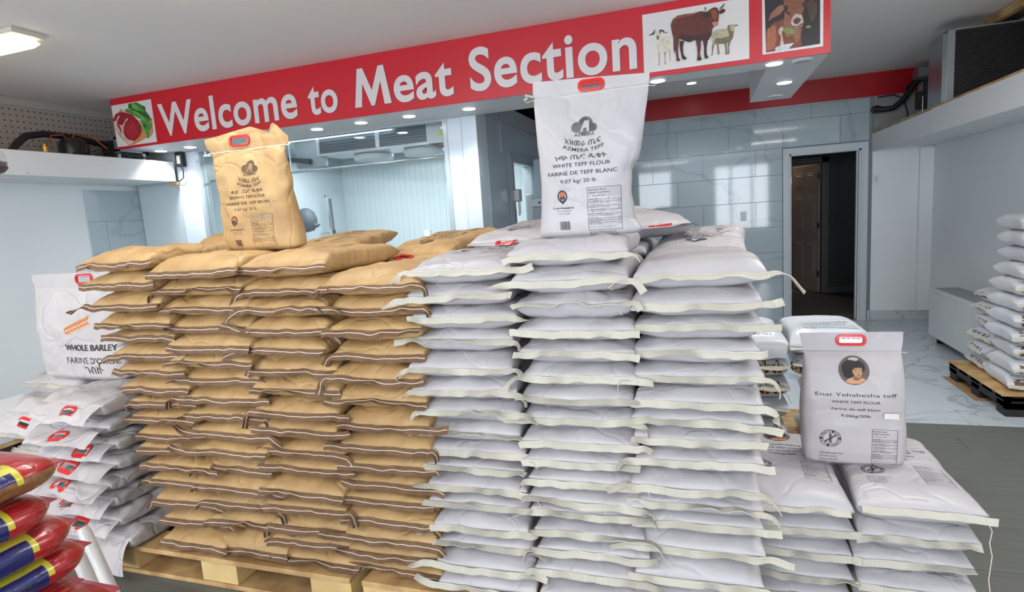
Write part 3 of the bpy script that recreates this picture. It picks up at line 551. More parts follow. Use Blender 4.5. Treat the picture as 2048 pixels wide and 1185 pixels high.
# evaporator
t=thing('evaporator_unit','long aluminium evaporator with finned coil on the cold room ceiling','cooler',(-2.9,5.15,2.21))
mb=MB(); mb.box(-.66,.66,-.15,-.13,.02,.20); mb.build('coil_fins',mat('coil',(104,116,124),.4,metal=.4,bump=(3,.8,.004,(1,1,120))),t)
mb=MB(); mb.box(-.68,.68,-.165,.2,0,.022); mb.box(-.68,.68,-.165,-.14,.205,.235); mb.box(-.02,.02,-.168,-.14,.02,.21); mb.build('housing_rails',mat('bright_alu',(220,228,232),.25,metal=.3),t)
mb=MB(); mb.box(.52,.68,-.17,.2,.0,.235,c=.003); mb.box(-.68,-.655,-.17,.2,0,.235,c=.003); mb.build('end_cover',mat('bright_alu2',(216,224,228),.35),t)
MB().box(.64,.676,-.173,-.17,.06,.1).build('warning_sticker',mat('yellow_sticker',(226,222,60),.5),t)
for k in range(7): MB().box(-.65,.51,-.156,-.151,.035+.025*k,.039+.025*k).build('fin_line',Mgalv,t)
for x in (-.22,.34):
    mb=MB(); mb.lathe((x,.12,-.005),[(.19,0),(.2,-.02),(.185,-.055),(.13,-.06)],32); autosm(mb.build('fan_shroud',mat('fan_white',(206,214,216),.35),t))
t=thing('strip_lamp','thin bright tube lamp above the cold room window','lamp',(-3.3,4.98,2.39))
mb=MB(); mb.tube([(-.72,0,0),(.56,0,0)],.014,12); mb.build('tube',Mtube,t)
mb=MB(); mb.box(-.74,.58,-.02,.02,.015,.065); mb.build('batten',Mwhite,t)
t=thing('meat_rail','steel meat rail across the cold room','rail',(-3.0,4.98,2.08))
mb=MB(); mb.tube([(-1.95,0,0),(1.1,0,0)],.012,10); mb.tube([(.95,0,.0),(.95,0,.38)],.008,8); mb.tube([(-.9,0,0),(-.9,0,.38)],.008,8); autosm(mb.build('rail_tube',mat('rail_steel',(206,214,214),.25,metal=.6),t))
t=thing('meat_hook','steel S hook hanging from the meat rail','hook',(-2.2,4.98,1.9))
mb=MB(); mb.tube([(0,0,.19),(.018,0,.2),(.024,0,.18),(.02,0,.1),(.025,0,.02),(.04,0,-.03),(.02,0,-.06),(-.01,0,-.045),(-.02,0,-.01)],.005,8); autosm(mb.build('hook_wire',Msteel,t))
t=thing('shower_fan_arm','dark swing arm by the cold room ceiling','arm',(-3.95,5.15,2.2))
mb=MB(); mb.tube([(-.5,0,.09),(-.2,0,.05),(.1,0,.0),(.16,0,-.01)],[.02,.022,.028,.03],10); autosm(mb.build('arm_tube',mat('arm_dark',(70,76,82),.4),t))
MB().box(-.05,.3,.05,.1,-.06,.24,c=.004).build('mount_plate',mat('mount_grey',(158,170,176),.4),t)
t=thing('spray_faucet','pre-rinse faucet with coiled hose in the cold room','faucet',(-4.80,6.8,1.0))
mb=MB(); mb.tube([(0,0,0),(0,0,.5),(-.005,0,.93),(-.03,0,.95),(-.05,0,.92)],.01,8); mb.tube([(-.16,0,.44),(0,0,.44)],.008,8); autosm(mb.build('riser_pipe',Msteel,t))
pts=[]; 
for k in range(260):
    a=k*.6; z=.9-.42*k/260; pts.append((.045+.02*math.cos(a)*.8-.02*(z-.5),.02*math.sin(a),z))
mb=MB(); mb.tube(pts,.0035,5); mb.tube([(.05,0,.48),(.06,0,.2),(.07,0,0)],.02,8); mb.build('coiled_hose',Mblack,t)
t=thing('grey_scoop','dark grey rounded scoop with curled handle seen through the cold room window','scoop',(-4.80,6.3,1.62),0)
mb=MB(); mb.lathe((0,0,-.15),[(.01,0),(.09,.02),(.13,.08),(.14,.16),(.11,.25),(.05,.30),(.01,.31)],20); mb.tube([(.1,0,-.05),(.16,0,-.08),(.2,0,-.06)],[.03,.02,.012],8); autosm(mb.build('scoop_body',mat('scoop_grey',(72,82,90),.6),t))
plate2=thing('wall_box','small white junction box on the cold room wall','box',(-3.66,CY1-.01,1.33))
MB().box(-.045,.045,-.03,0,-.06,.06,c=.004).build('box_cover',Mwhite,plate2)
# ---------------------------------------------------------------- condenser and pipes on the right ledge
t=thing('condenser_coil','large dark finned condenser on the right ledge','condenser',(1.9,5.72,2.173))
MB().box(0,.56,.03,.3,0,.56).build('casing',mat('coil_black',(30,29,30),.6),t)
mb=MB()
for k in range(44): mb.box(.05,.54,.0,.03,.01+.0122*k,.0165+.0122*k)
mb.build('coil_fins',mat('fin_black',(44,41,42),.5),t)
MB().box(.0,.05,-.01,.04,0,.56,c=.003).build('side_flange',Mgalv,t)
MB().box(-.03,.0,-.0,.3,0,.54,c=.003).build('side_plate',mat('brushed_plate',(150,156,160),.25,metal=.8),t)
MB().box(.05,.56,-.008,.03,.55,.562).build('top_flange',Mgalv,t)
t=thing('wood_frame','rough timber frame against the ceiling above the condenser','timber',(2.22,5.4,2.70))
MB().box(0,.05,-1.0,.86,.05,.115,c=.003).build('ceiling_batten',Mply,t)
MB().box(.06,.235,-1.0,.86,.085,.115,c=.003).build('plywood_sheet',mat('weathered_ply',(128,104,82),.7,var=(10,.2)),t)
t=thing('gypsum_panel','grey panel standing on the right ledge beside the condenser','panel',(2.235,4.75,2.173))
MB().box(0,.2,0,.03,0,.55,c=.002).build('board',mat('gyp',(150,148,144),.8),t)
t=thing('pipe_assembly','black insulated pipe curving from the rear wall behind the condenser','pipe',(1.86,7.6,2.2))
mb=MB(); mb.tube([(.02,.08,.21),(.02,-.02,.2),(.06,-.06,.185),(.16,-.07,.19),(.26,-.07,.27),(.33,-.07,.40),(.40,-.07,.47),(.47,-.07,.47)],[.042,.042,.03,.028,.03,.034,.036,.036],12); autosm(mb.build('insulated_pipe',Mblack,t))
mb=MB(); mb.tube([(.30,-.1,.42),(.27,-.1,.38),(.27,-.1,.32),(.3,-.1,.3),(.33,-.1,.34)],.009,8); mb.tube([(.05,.09,.34),(.2,.09,.35),(.3,.09,.3),(.34,.09,.15),(.35,.09,0)],.007,6); autosm(mb.build('cable',Mblack,t))
t=thing('receiver_unit','refrigeration valves and brackets behind the condenser','machinery',(2.22,7.35,2.173))
mb=MB(); mb.box(-.03,.2,0,.25,.0,.02); mb.box(-.03,.03,.02,.07,.16,.34,c=.005); mb.box(.14,.22,.0,.06,0,.5,c=.004); mb.box(.04,.1,.02,.06,0,.45,c=.004); mb.build('frame_bracket',mat('machine_dark',(44,46,48),.5),t)
mb=MB()
for x in (.02,.07): mb.tube([(x,0,.0),(x,0,.28),(x+.03,0,.3)],.006,6)
mb.lathe((.09,-.01,.28),[(.014,0),(.014,.05),(.02,.055),(.02,.075)],12); mb.build('valves',Msteel,t)
mb=MB(); mb.box(-.02,.2,.02,.2,.47,.6,c=.02); mb.build('fan_cowl',Mgalv,t)
t=thing('small_bracket','small dark bracket lying at the rear end of the right ledge','bracket',(2.0,7.45,2.173))
mb=MB(); mb.box(-.04,.06,-.02,.02,0,.02,c=.003); mb.box(.0,.05,-.015,.015,.02,.04,c=.003); mb.build('bracket_body',Mblack,t)
# ---------------------------------------------------------------- radiator
t=thing('radiator','white ribbed convector radiator along the right wall','radiator',(2.10,5.34,.055))
mb=MB(); L=1.23; mb.box(.012,.27,0,L,.04,.46,c=.004); mb.build('casing',mat('radiator_enamel',(206,210,212),.35),t)
Mrad=mat('radiator_enamel',(206,210,212),.35)
for k in range(20):
    y=.02+k*.06
    MB().box(0,.014,y,y+.052,.02,.455,c=.005).build('rib',Mrad,t)
mb=MB(); mb.box(-.002,.275,0,L,.455,.48,c=.004); tg=mb.build('top_cover',Mrad,t)
Ms=mat('grill_dark',(70,74,78),.6)
for k in range(24):
    y=.02+k*.050
    MB().box(.03,.235,y,y+.016,.4795,.4815).build('slot',Ms,tg)
for y in (.1,1.12):
    MB().box(.05,.22,y,y+.03,-.053,.04,c=.004).build('foot',Mblack,t)
# ---------------------------------------------------------------- pallets
def pallet(x0,x1,y0,y1,label,m1,m2,black=False):
    t=thing('pallet',label,'pallet',((x0+x1)/2,(y0+y1)/2,0)); w=(x1-x0)/2; d=(y1-y0)/2; rr=random.Random(int(x0*100))
    n=6; bw=.145; gap=(2*d-n*bw)/(n-1)
    for i in range(n):
        y=-d+i*(bw+gap); MB().box(-w,w,y,y+bw,.112,.132+rr.uniform(-.002,.002),c=.002).build('deck_board',m1,t)
    for i in range(3):
        x=-w+i*(2*w-.19)/2
        for j in range(3):
            y=-d+.005+j*(2*d-.15)/2
            MB().box(x,x+.19,y,y+.14,.02,.111,c=.003).build('block',m2,t)
    for j in range(3):
        y=-d+j*(2*d-.14)/2; MB().box(-w,w,y,y+.14,0,.0195,c=.002).build('bottom_board',m1,t)
    return t
pallet(-2.66,-1.34,1.77,2.97,'wooden pallet under the brown sacks, leftmost of the pallets',Mply,Mplyend)
pallet(-1.285,-.30,1.77,2.97,'wooden pallet with pale end blocks under the fourth brown stack',Mply,Mplyend)
pallet(-.28,.16,1.77,2.97,'narrow wooden pallet under the rightmost tall white stack',Mply,Mplyend)
pallet(.16+.02,.86,2.02,3.0,'wooden pallet under the low white stacks at right',Mply,Mplyend)
pallet(.20,1.0,3.13,4.0,'wooden pallet under the stacks printed with brown leaves',Mply,Mplyend)
pallet(-3.35,-2.68,1.72,2.8,'wooden pallet under the barley sacks at left',Mply,Mplyend)
# ---------------------------------------------------------------- sacks
def sgnpow(a,p): return np.sign(a)*np.abs(a)**p
def nz(x,y,z,s): return noise.noise(Vector((x+s*7.31,y-s*3.17,z+s*1.93)))
class Sack:
    def __init__(s,W,L,T,seed,crease=1.0,low=0.0):
        rr=random.Random(seed); n=40
        vs=np.concatenate([np.linspace(0,.13,11),np.linspace(.16,L-.14,13),np.linspace(L-.11,L,8)])
        th=np.linspace(0,2*PI,n,endpoint=False); c,sn=np.cos(th),np.sin(th)
        s.zc=T*(.50-low+rr.uniform(-.09,.13)); s.k3=rr.uniform(.75,1.1); skew=rr.uniform(-.1,.1)
        k1,k2=rr.uniform(20,38),rr.uniform(45,75); p1,p2=rr.random()*6,rr.random()*6
        V=[]
        for y in vs:
            f=min(1,y/.125); g=min(1,(L-y)/.10); e=min(f,g)
            h1=T-s.zc; tp_=1-(1-min(1,y/(.13*s.k3)))**2; bt_=1-(1-min(1,y/.05))**2.2; rp=1-(1-g)**2
            w_=min(1,y/.16); h1=(1-w_)*(T-s.zc)+w_*T/2; h2=(1-w_)*s.zc+w_*T/2
            bT=max(h1*1.03*(tp_*rp)**.66,.0022); bB=max(h2*1.03*(bt_*rp)**.55,.0022)
            a=W/2*(1-.055*min(1,y/.2)-.03*math.sin(PI*y/L))
            zc=T/2+(s.zc-T/2)*(1-w_)
            ex=.42+.25*(1-e); ez=.5
            X=a*sgnpow(c,ex); Z=np.where(sn>0,bT,bB)*sgnpow(sn,ez)
            for i in range(n):
                x=X[i]; z=Z[i]
                m=min(1,e*3)
                d=(.0085*nz(x*7,y*6,z*5,seed)+.0065*(abs(nz(x*15,y*13,z*9,seed+5))*2-.6))*m*crease
                fr=math.exp(-y/.06)*min(1,y/.012)
                pl=(.0030*math.sin(x*k1+p1)+.0018*math.sin(x*k2+p2))*fr
                side=abs(x)/a
                x2=x+(.006*nz(z*9,y*7,x*3,seed+9)*m if side>.8 else 0)
                V.append((x2,y,zc+z+(d if sn[i]>0 else d*.5)+pl*(1 if sn[i]>0 else .6)+skew*x*.04*(1-f)))
        R=len(vs); F=[(i*n+k,i*n+(k+1)%n,(i+1)*n+(k+1)%n,(i+1)*n+k) for i in range(R-1) for k in range(n)]
        F=[f[::-1] for f in F]; F+=[tuple(range(n)),tuple((R-1)*n+k for k in range(n))[::-1]]
        s.V,s.F,s.W,s.L,s.T,s.seed=V,F,W,L,T,seed
        s.bvh=BVHTree.FromPolygons([Vector(v) for v in V],F)
    def top(s,x,y):
        h=s.bvh.ray_cast(Vector((x,y,1)),Vector((0,0,-1))); return (x,y,(h[0].z if h[0] else s.T*.9)+.0012)
    def front(s,x,z):
        h=s.bvh.ray_cast(Vector((x,-.5,z)),Vector((0,1,0))); return (x,(h[0].y if h[0] else .05)-.0012,z)
def ribbon(path,lat,w,th,off=0.0):
    V=[];F=[];N=len(path)
    for i in range(N):
        d=(path[min(i+1,N-1)]-path[max(i-1,0)]).normalized(); l=lat[i]; nn=d.cross(l).normalized()
        p=path[i]+l*off
        for q in (p+nn*th/2,p+l*w*.5+nn*th/2,p+l*w+nn*th/2,p+l*w-nn*th/2,p+l*w*.5-nn*th/2,p-nn*th/2): V.append(q)
    for i in range(N-1):
        for k in range(6): F.append((i*6+k,i*6+(k+1)%6,i*6+6+(k+1)%6,i*6+6+k))
    F+=[tuple(range(6))[::-1],tuple((N-1)*6+k for k in range(6))]
    return V,F
def tape(sk,rr,kind,tl=None,tr=None,wid=None):
    W=sk.W; w=wid or (.030 if kind=='brown' else .024); base=math.radians(rr.uniform(42,80) if kind=='brown' else rr.uniform(18,62))
    ph=rr.random()*9
    def side(sg,tail):
        pts=[];lat=[]; x=0.;z=sk.zc; y=-.001; ds=.011
        half=W/2*.985; tot=half+tail; n=int(tot/ds)
        tang=rr.choice([-1.2,-.9,-.5,-.2,.3,-1.5]) if tail>.03 else rr.uniform(-.5,.2); twist=rr.uniform(-1.4,1.4) if tail>.03 else 0; yv=rr.uniform(-.6,.1)
        for i in range(n+1):
            d=i*ds; t=max(0,(d-half)/max(tail,.01))
            ang=.0+tang*min(1,t*1.6)
            wob=(.013*nz(d*sg*8+ph,0,0,sk.seed)+.006*nz(d*sg*24+ph,5,0,sk.seed))*min(1,t*4+.7); yw=.006*nz(d*sg*17+ph,9,0,sk.seed)
            pts.append(Vector((x*sg,y+yw-.002,z+wob)))
            p=base+(.8*nz(d*sg*6+ph,3,0,sk.seed+2)+.7*nz(d*sg*19+ph,3,0,sk.seed+2))+twist*t*(1 if t>0 else 0)
            lat.append(Vector((0,-math.cos(p),-math.sin(p))))
            if t>0:
                dx=Vector((math.cos(ang),yv*min(1,t),math.sin(ang))).normalized(); l=lat[-1]; dd=Vector((dx.x*sg,dx.y,dx.z)); l=(l-dd*l.dot(dd)); lat[-1]=l.normalized() if l.length>.05 else lat[-2]
                x+=dx.x*ds; y+=dx.y*ds; z+=dx.z*ds
            else: x+=ds
        return pts,lat
    tl=rr.choice([.02,.03,.05,.08,.11]) if tl is None else tl; tr=rr.choice([.015,.02,.04,.07,.1]) if tr is None else tr
    a,la=side(-1,tl); b,lb=side(1,tr)
    return a[::-1]+b[1:],la[::-1]+lb[1:],w
def flap_map(ox,y0,z0,a0,a1,Lf,seed,amp=.008):
    def f(u,v,h=0.0):
        # v outwards from the seam, angle goes from a0 to a1
        n=8; y=z=0
        for k in range(n):
            a=a0+(a1-a0)*((k+.5)/n*v/Lf); y+=math.cos(a)*v/n; z+=math.sin(a)*v/n
        a=a0+(a1-a0)*v/Lf; wv=amp*nz(u*9,v*8,0,seed)*min(1,v/.03)
        return (ox+u,y0-y-math.sin(a)*(-h)-0,z0-z+math.cos(a)*h+wv)
    return f
def rrect(w,h,r,n=6):
    P=[]
    for cx,cy,a0 in ((w/2-r,h/2-r,0),(-w/2+r,h/2-r,PI/2),(-w/2+r,-h/2+r,PI),(w/2-r,-h/2+r,1.5*PI)):
        for k in range(n+1): a=a0+PI/2*k/n; P.append((cx+r*math.cos(a),cy+r*math.sin(a)))
    return P
def handle(f,cu,cv,parent,w=.092,h=.044,th=.008,name='handle',flip=1):
    n=7; O=rrect(w,h,h*.42,n); I=rrect(w-.024,h-.019,h*.17,n)
    N=len(O); V=[];F=[]
    I2=[]
    for (x,y) in I:
        if flip*y>0 and abs(x)<w*.3: y-=flip*.0016*(1+math.cos(x*2*PI/.0145))
        I2.append((x,y))
    # refine scallops on the long inner edge
    for (x,y),(a,b) in zip(O,I2):
        V+=[f(cu+x,cv+y,.0018),f(cu+x*.99,cv+y*.97,th),f(cu+a*1.02,cv+b*1.05,th),f(cu+a,cv+b,.001)]
    for i in range(N):
        j=(i+1)%N
        for k in range(4): F.append((i*4+k,i*4+(k+1)%4,j*4+(k+1)%4,j*4+k))
    # finger bumps
    k0=len(V)
    for q in range(4):
        cx=-w*.24+q*w*.16; 
        pts=[(cx-w*.075,flip*(h/2-.012)),(cx-w*.04,flip*(h/2-.0155)),(cx+w*.04,flip*(h/2-.0155)),(cx+w*.075,flip*(h/2-.012))]
        m=len(V); V+=[f(cu+x,cv+y,th) for x,y in pts]; F.append((m,m+1,m+2,m+3))
    o=mesh(name,V,F,Mhandle,parent); return autosm(o,.7)
def flap(f,w,l,cu,cv,m,parent,hw=.078,hh=.026,name='handle_flap',th=.0016,tp=0.0):
    nu=34; nv=max(6,int(l/.009)); V=[];F=[];idx={}
    for side in (0,1):
        for j in range(nv+1):
            for i in range(nu+1):
                u=(-w/2+w*i/nu)*(1+tp*j/nv); v=l*j/nv; idx[(side,i,j)]=len(V); V.append(f(u,v,th if side else 0))
    def hole(i,j):
        u=-w/2+w*(i+.5)/nu; v=l*(j+.5)/nv; return abs(u-cu)<hw/2 and abs(v-cv)<hh/2
    for j in range(nv):
        for i in range(nu):
            if hole(i,j): continue
            a,b,c,d=[(0,i,j),(0,i+1,j),(0,i+1,j+1),(0,i,j+1)]
            F.append([idx[q] for q in (a,b,c,d)]); F.append([idx[(1,q[1],q[2])] for q in (d,c,b,a)])
    return mesh(name,V,F,m,parent,True)
CODES=['YM-12066 29076 BB07/28','YM-31076 29076 BB07/28','YM-06B 06056 BB05/28','YM-01058 B05/28']
KN=('brown','white')
def sack(kind,W,L,T,seed,loc,rz,label,group,tl=None,tr=None,code=0,stitch=True,open_=None,crease=1.0,name='flour_sack',mat_=None):
    rr=random.Random(seed*13+1)
    t=thing(name,label,'sack',loc,rz,group)
    sk=Sack(W,L,T,seed,crease*(1.15 if kind=='brown' else 1.0),.07 if kind=='brown' else 0); m=mat_ or (Mkraft if kind=='brown' else Mpoly)
    mesh('sack_body',sk.V,sk.F,m,t,True)
    if open_ is None:
        pth,lat,w=tape(sk,rr,kind,tl,tr); V,F=ribbon(pth,lat,w,.0022)
        tp=mesh('seam_tape',V,F,Mtape if kind=='brown' else Mcream,t)
        if kind=='brown': tp['label']='dark brown stitched closing tape'
        if stitch and kind=='brown':
            V,F=ribbon(pth,lat,.0024,.0042,off=w*.42); mesh('stitching',V,F,Mthread,tp)
        elif stitch and seed%3==0:
            V,F=ribbon(pth,lat,.0012,.0034,off=w*.3); mesh('stitching',V,F,mat('grey_thread',(176,170,152),.7),tp)
    else:
        a0,a1,Lf,hu=open_
        f=flap_map(0,0,sk.zc,a0,a1,Lf,seed,.020); fp=flap(f,W*.97,Lf,hu,Lf*.55,m,t,hh=.03,tp=rr.uniform(-.1,.04)); handle(f,hu,Lf*.55,fp,w=.1,h=.058)
    if code:
        p=Pr(); s=CODES[code-1]; w=.15; cx=rr.uniform(-.03,.05)
        y=.055 if code<3 else .045
        p.text(s,0,w,0,.0078)
        mp=lambda u,v:sk.top(cx+w/2-u,y-v+.02)
        p.build('date_code',mp,Mgreyink if kind=='white' else Minkbr,t)
    return t,sk
# z of every contact line, top to bottom, per column
COLS=[('brown','leftmost',-2.37,-2.13,.40,.35,[1.468,1.377,1.295,1.204,1.13,1.066,.99,.92,.845,.775,.704,.637,.568,.498,.419,.32,.225,.137]),
('brown','second',-1.93,-1.855,.43,.37,[1.430,1.337,1.262,1.184,1.114,1.04,.964,.886,.806,.733,.657,.587,.509,.424,.347,.25,.137]),
('brown','third',-1.53,-1.52,.40,.38,[1.420,1.330,1.251,1.176,1.096,1.02,.938,.852,.768,.682,.6,.526,.443,.36,.282,.208,.137]),
('brown','fourth',-1.14,-1.15,.39,.39,[1.342,1.252,1.166,1.083,.993,.911,.824,.735,.65,.568,.493,.427,.36,.29,.21,.137]),
('white','left',-.80,-.775,.385,.375,[1.375,1.286,1.205,1.123,1.039,.955,.872,.795,.71,.644,.584,.516,.438,.358,.288,.214,.137]),
('white','middle',-.405,-.385,.385,.39,[1.418,1.334,1.243,1.160,1.083,1.008,.932,.856,.782,.709,.641,.575,.51,.446,.376,.300,.220,.137]),
('white','right',-.022,-.04,.385,.40,[1.338,1.248,1.163,1.085,1.009,.938,.869,.802,.731,.656,.585,.515,.438,.358,.248,.137])]
ORD=['topmost','second from top','third from top','fourth from top','fifth from top','sixth from top','seventh from top','eighth from top','ninth from top','tenth from top','eleventh from top','twelfth from top','thirteenth from top','fourteenth from top','fifteenth from top','sixteenth from top','lowest']
TOPS={}
seed=10
for ci_,(kind,nm,xa,xb,wa,wb_,zs) in enumerate(COLS):
    rr=random.Random(50+ci_); n=len(zs)-1
    for k in range(n):
        seed+=1; z0,z1=zs[k+1],zs[k]; t_=k/(n-1)
        x=xa+(xb-xa)*t_**(.75 if ci_==0 else 1)+rr.uniform(-.012,.012); W_=wa+(wb_-wa)*t_+rr.uniform(-.012,.012)
        tl=tr=None
        if kind=='white':
            tl=rr.choice([.03,.06,.09,.12] if nm=='left' else [.02,.03,.06,.09]); tr=rr.choice([.06,.09,.12,.03] if nm=='right' else [.02,.03,.06,.08])
        code=0
        if kind=='white' and (nm,k) in [('left',1),('left',2),('left',7),('middle',6),('middle',9),('middle',8),('middle',13),('right',10),('right',14),('middle',16),('middle',0)]: code={('left',1):3,('left',2):4,('left',7):2}.get((nm,k),1)
        if kind=='brown' and ((nm=='third' and k in(7,8,9,12,15)) or (nm=='fourth' and k in (2,6,8,9,12,14)) or (nm=='second' and k==11) or (nm=='leftmost' and k==2)): code=1
        y=1.80+rr.uniform(-.018,.018)
        place='lowest' if k==n-1 else ORD[k]
        col='brown paper' if kind=='brown' else 'white woven'
        stk=f'{nm} brown stack' if kind=='brown' else f'{nm} tall white stack'
        o,sk=sack(kind,W_,.60,z1-z0+.002,seed,(x,y,z0),math.radians(rr.uniform(-1.6,1.6)),f'{col} flour sack, {place} in the {stk}','flour sacks in the tall front row',tl,tr,code)
        if k==0: TOPS[ci_]=(o,sk,x,y,z0)
# rear row of the pile: same meshes reused, only its upper sacks show
def copy_tree(o,parent=None):
    c=o.copy(); COL.objects.link(c)
    if parent: c.parent=parent
    for ch in list(o.children): copy_tree(ch,c)
    return c
protoB=[o for o in S.objects if o.get('category')=='sack' and 'third brown stack' in o['label']][4:9]
protoW=[o for o in S.objects if o.get('category')=='sack' and 'right tall white stack' in o['label']][3:8]
for ci_,(x,kind,ztop,nm) in enumerate([(-2.40,'brown',1.41,'leftmost'),(-2.0,'brown',1.40,'second'),(-1.60,'brown',1.35,'third'),(-1.20,'brown',1.32,'fourth'),(-.80,'white',1.34,'left'),(-.40,'white',1.36,'middle'),(-.02,'white',1.25,'right')]):
    n=int(round((ztop-.137)/.08)); h=(ztop-.137)/n; rr=random.Random(90+ci_)
    for k in range(n):
        P=(protoB if kind=='brown' else protoW)[k%5]; c=copy_tree(P); 
        T0=[q for q in P.children if q.name.startswith('sack_body')][0]; hh=max(v[2] for v in T0.bound_box)-min(v[2] for v in T0.bound_box)
        c.location=(x+rr.uniform(-.01,.01),3.02,ztop-h*(k+1)); c.rotation_euler=(0,0,PI); c.scale=(1,1,h/hh*1.03)
        c['label']=f'{"brown" if kind=="brown" else "white"} sack, {ORD[min(k,16)] if k<n-1 else "lowest"} in the rear row behind the {nm} {"brown" if kind=="brown" else "tall white"} stack'; c['group']=f'hidden rear sacks behind the {nm} {"brown" if kind=="brown" else "tall white"} stack'
# ---------------------------------------------------------------- prints
AM1='አዝመራ ጤፍ'; AM2={'white':'ነጭ ጤፍ ዱቄት','brown':'ቀይ ጤፍ ዱቄት'}
def azmera_print(t,mp,kind,ink=None,big=1.0):
    ink=ink or Mink
    def M(u,v): return mp(u,v)
    p=Pr()
    arc=lambda u,v:(u,v+((u-.01)/.08)**2*.022)
    p.text('AZMERA',-.025,.042,.326,.010,.015)
    p.text(AM1,-.055,.062,.293,.017,.006,arc); p.text('AZMERA TEFF',-.062,.072,.274,.012,.012,arc)
    p.text(AM2[kind],-.09,.08,.252,.014,.010)
    nm='WHITE' if kind=='white' else 'BROWN'
    p.text(nm+' TEFF FLOUR',-.10,.092,.229,.0125,.018); p.text('FARINE DE TEFF '+('BLANC' if kind=='white' else 'BRUN'),-.118,.112,.203,.0125,.018)
    p.text('9.07 kg/ 20 lb',-.076,.044,.177,.0125,0)
    p.text('T.U.M Wholesale Inc',-.108,-.034,.094,.0055,.03); p.text('Toronto ON Canada',-.094,-.046,.085,.004); p.text('Product of Canada',-.09,-.05,.076,.004)
    rr=random.Random(4); x=-.086
    while x<-.052: w=rr.choice([.001,.0016,.0022]); p.rect(x,x+w,.024,.052); x+=w+rr.choice([.001,.0016])
    p.ring(-.073,.135,.012,.0165,24,1.25)
    p.poly([(-.084,.121),(-.062,.121),(-.073,.109)])
    nutrition(p,.012,.122,.018,.158,2)
    p.text('Ingredients: 100% whole grain teff',.014,.10,.010,.0035,.02); p.text('Ingrédients: 100% farine de teff',.014,.105,.003,.0035,.02)
    p.build('printed_label',M,ink,t)
    g=Pr(); g.rect(.013,.121,.127,.157); g.build('grey_table_header',lambda u,v:tuple(np.array(M(u,v))+np.array(EPS)*(-.5)),mat('print_grey',(168,166,168),.5) if kind=='white' else mat('print_brown_grey',(160,134,100),.6),t)
    # cloud logo
    g=Pr()
    for cx,cy,r in ((-.018,.356,.017),(.012,.366,.024),(.036,.352,.014),(.008,.348,.018)): g.ring(cx,cy,0,r,20)
    g.rect(-.02,.036,.338,.352); g.build('cloud_logo',lambda u,v:M(u,v),mat('logo_grey',(98,98,102),.45,var=(30,.5)) if kind=='white' else mat('logo_brown',(104,84,60),.5,var=(30,.4)),t)
    g=Pr(); g.poly([(-.006,.34),(.008,.376),(.024,.376),(.024,.34),(.016,.34),(.016,.352),(.006,.352),(.002,.34)]); g.build('logo_letter',lambda u,v:tuple(np.array(M(u,v))+np.array(EPS)),mat('logo_pale',(176,176,182),.4) if kind=='white' else mat('logo_tan',(158,124,80),.5),t)
    g=Pr(); g.poly([(-.083,.148),(-.063,.148),(-.067,.13),(-.079,.13)]); g.build('emblem_colour',lambda u,v:tuple(np.array(M(u,v))+np.array(EPS)),mat('emblem_orange',(196,84,40),.5),t)
    g=Pr(); g.poly([(-.081,.122),(-.081,.138),(-.076,.132),(-.073,.136),(-.070,.132),(-.065,.138),(-.065,.122),(-.069,.122),(-.069,.128),(-.073,.124),(-.077,.128),(-.077,.122)]); g.build('emblem_letter',lambda u,v:tuple(np.array(M(u,v))+np.array(EPS)*1.5),Mink,t)
EPS=(0,-.0008,0)
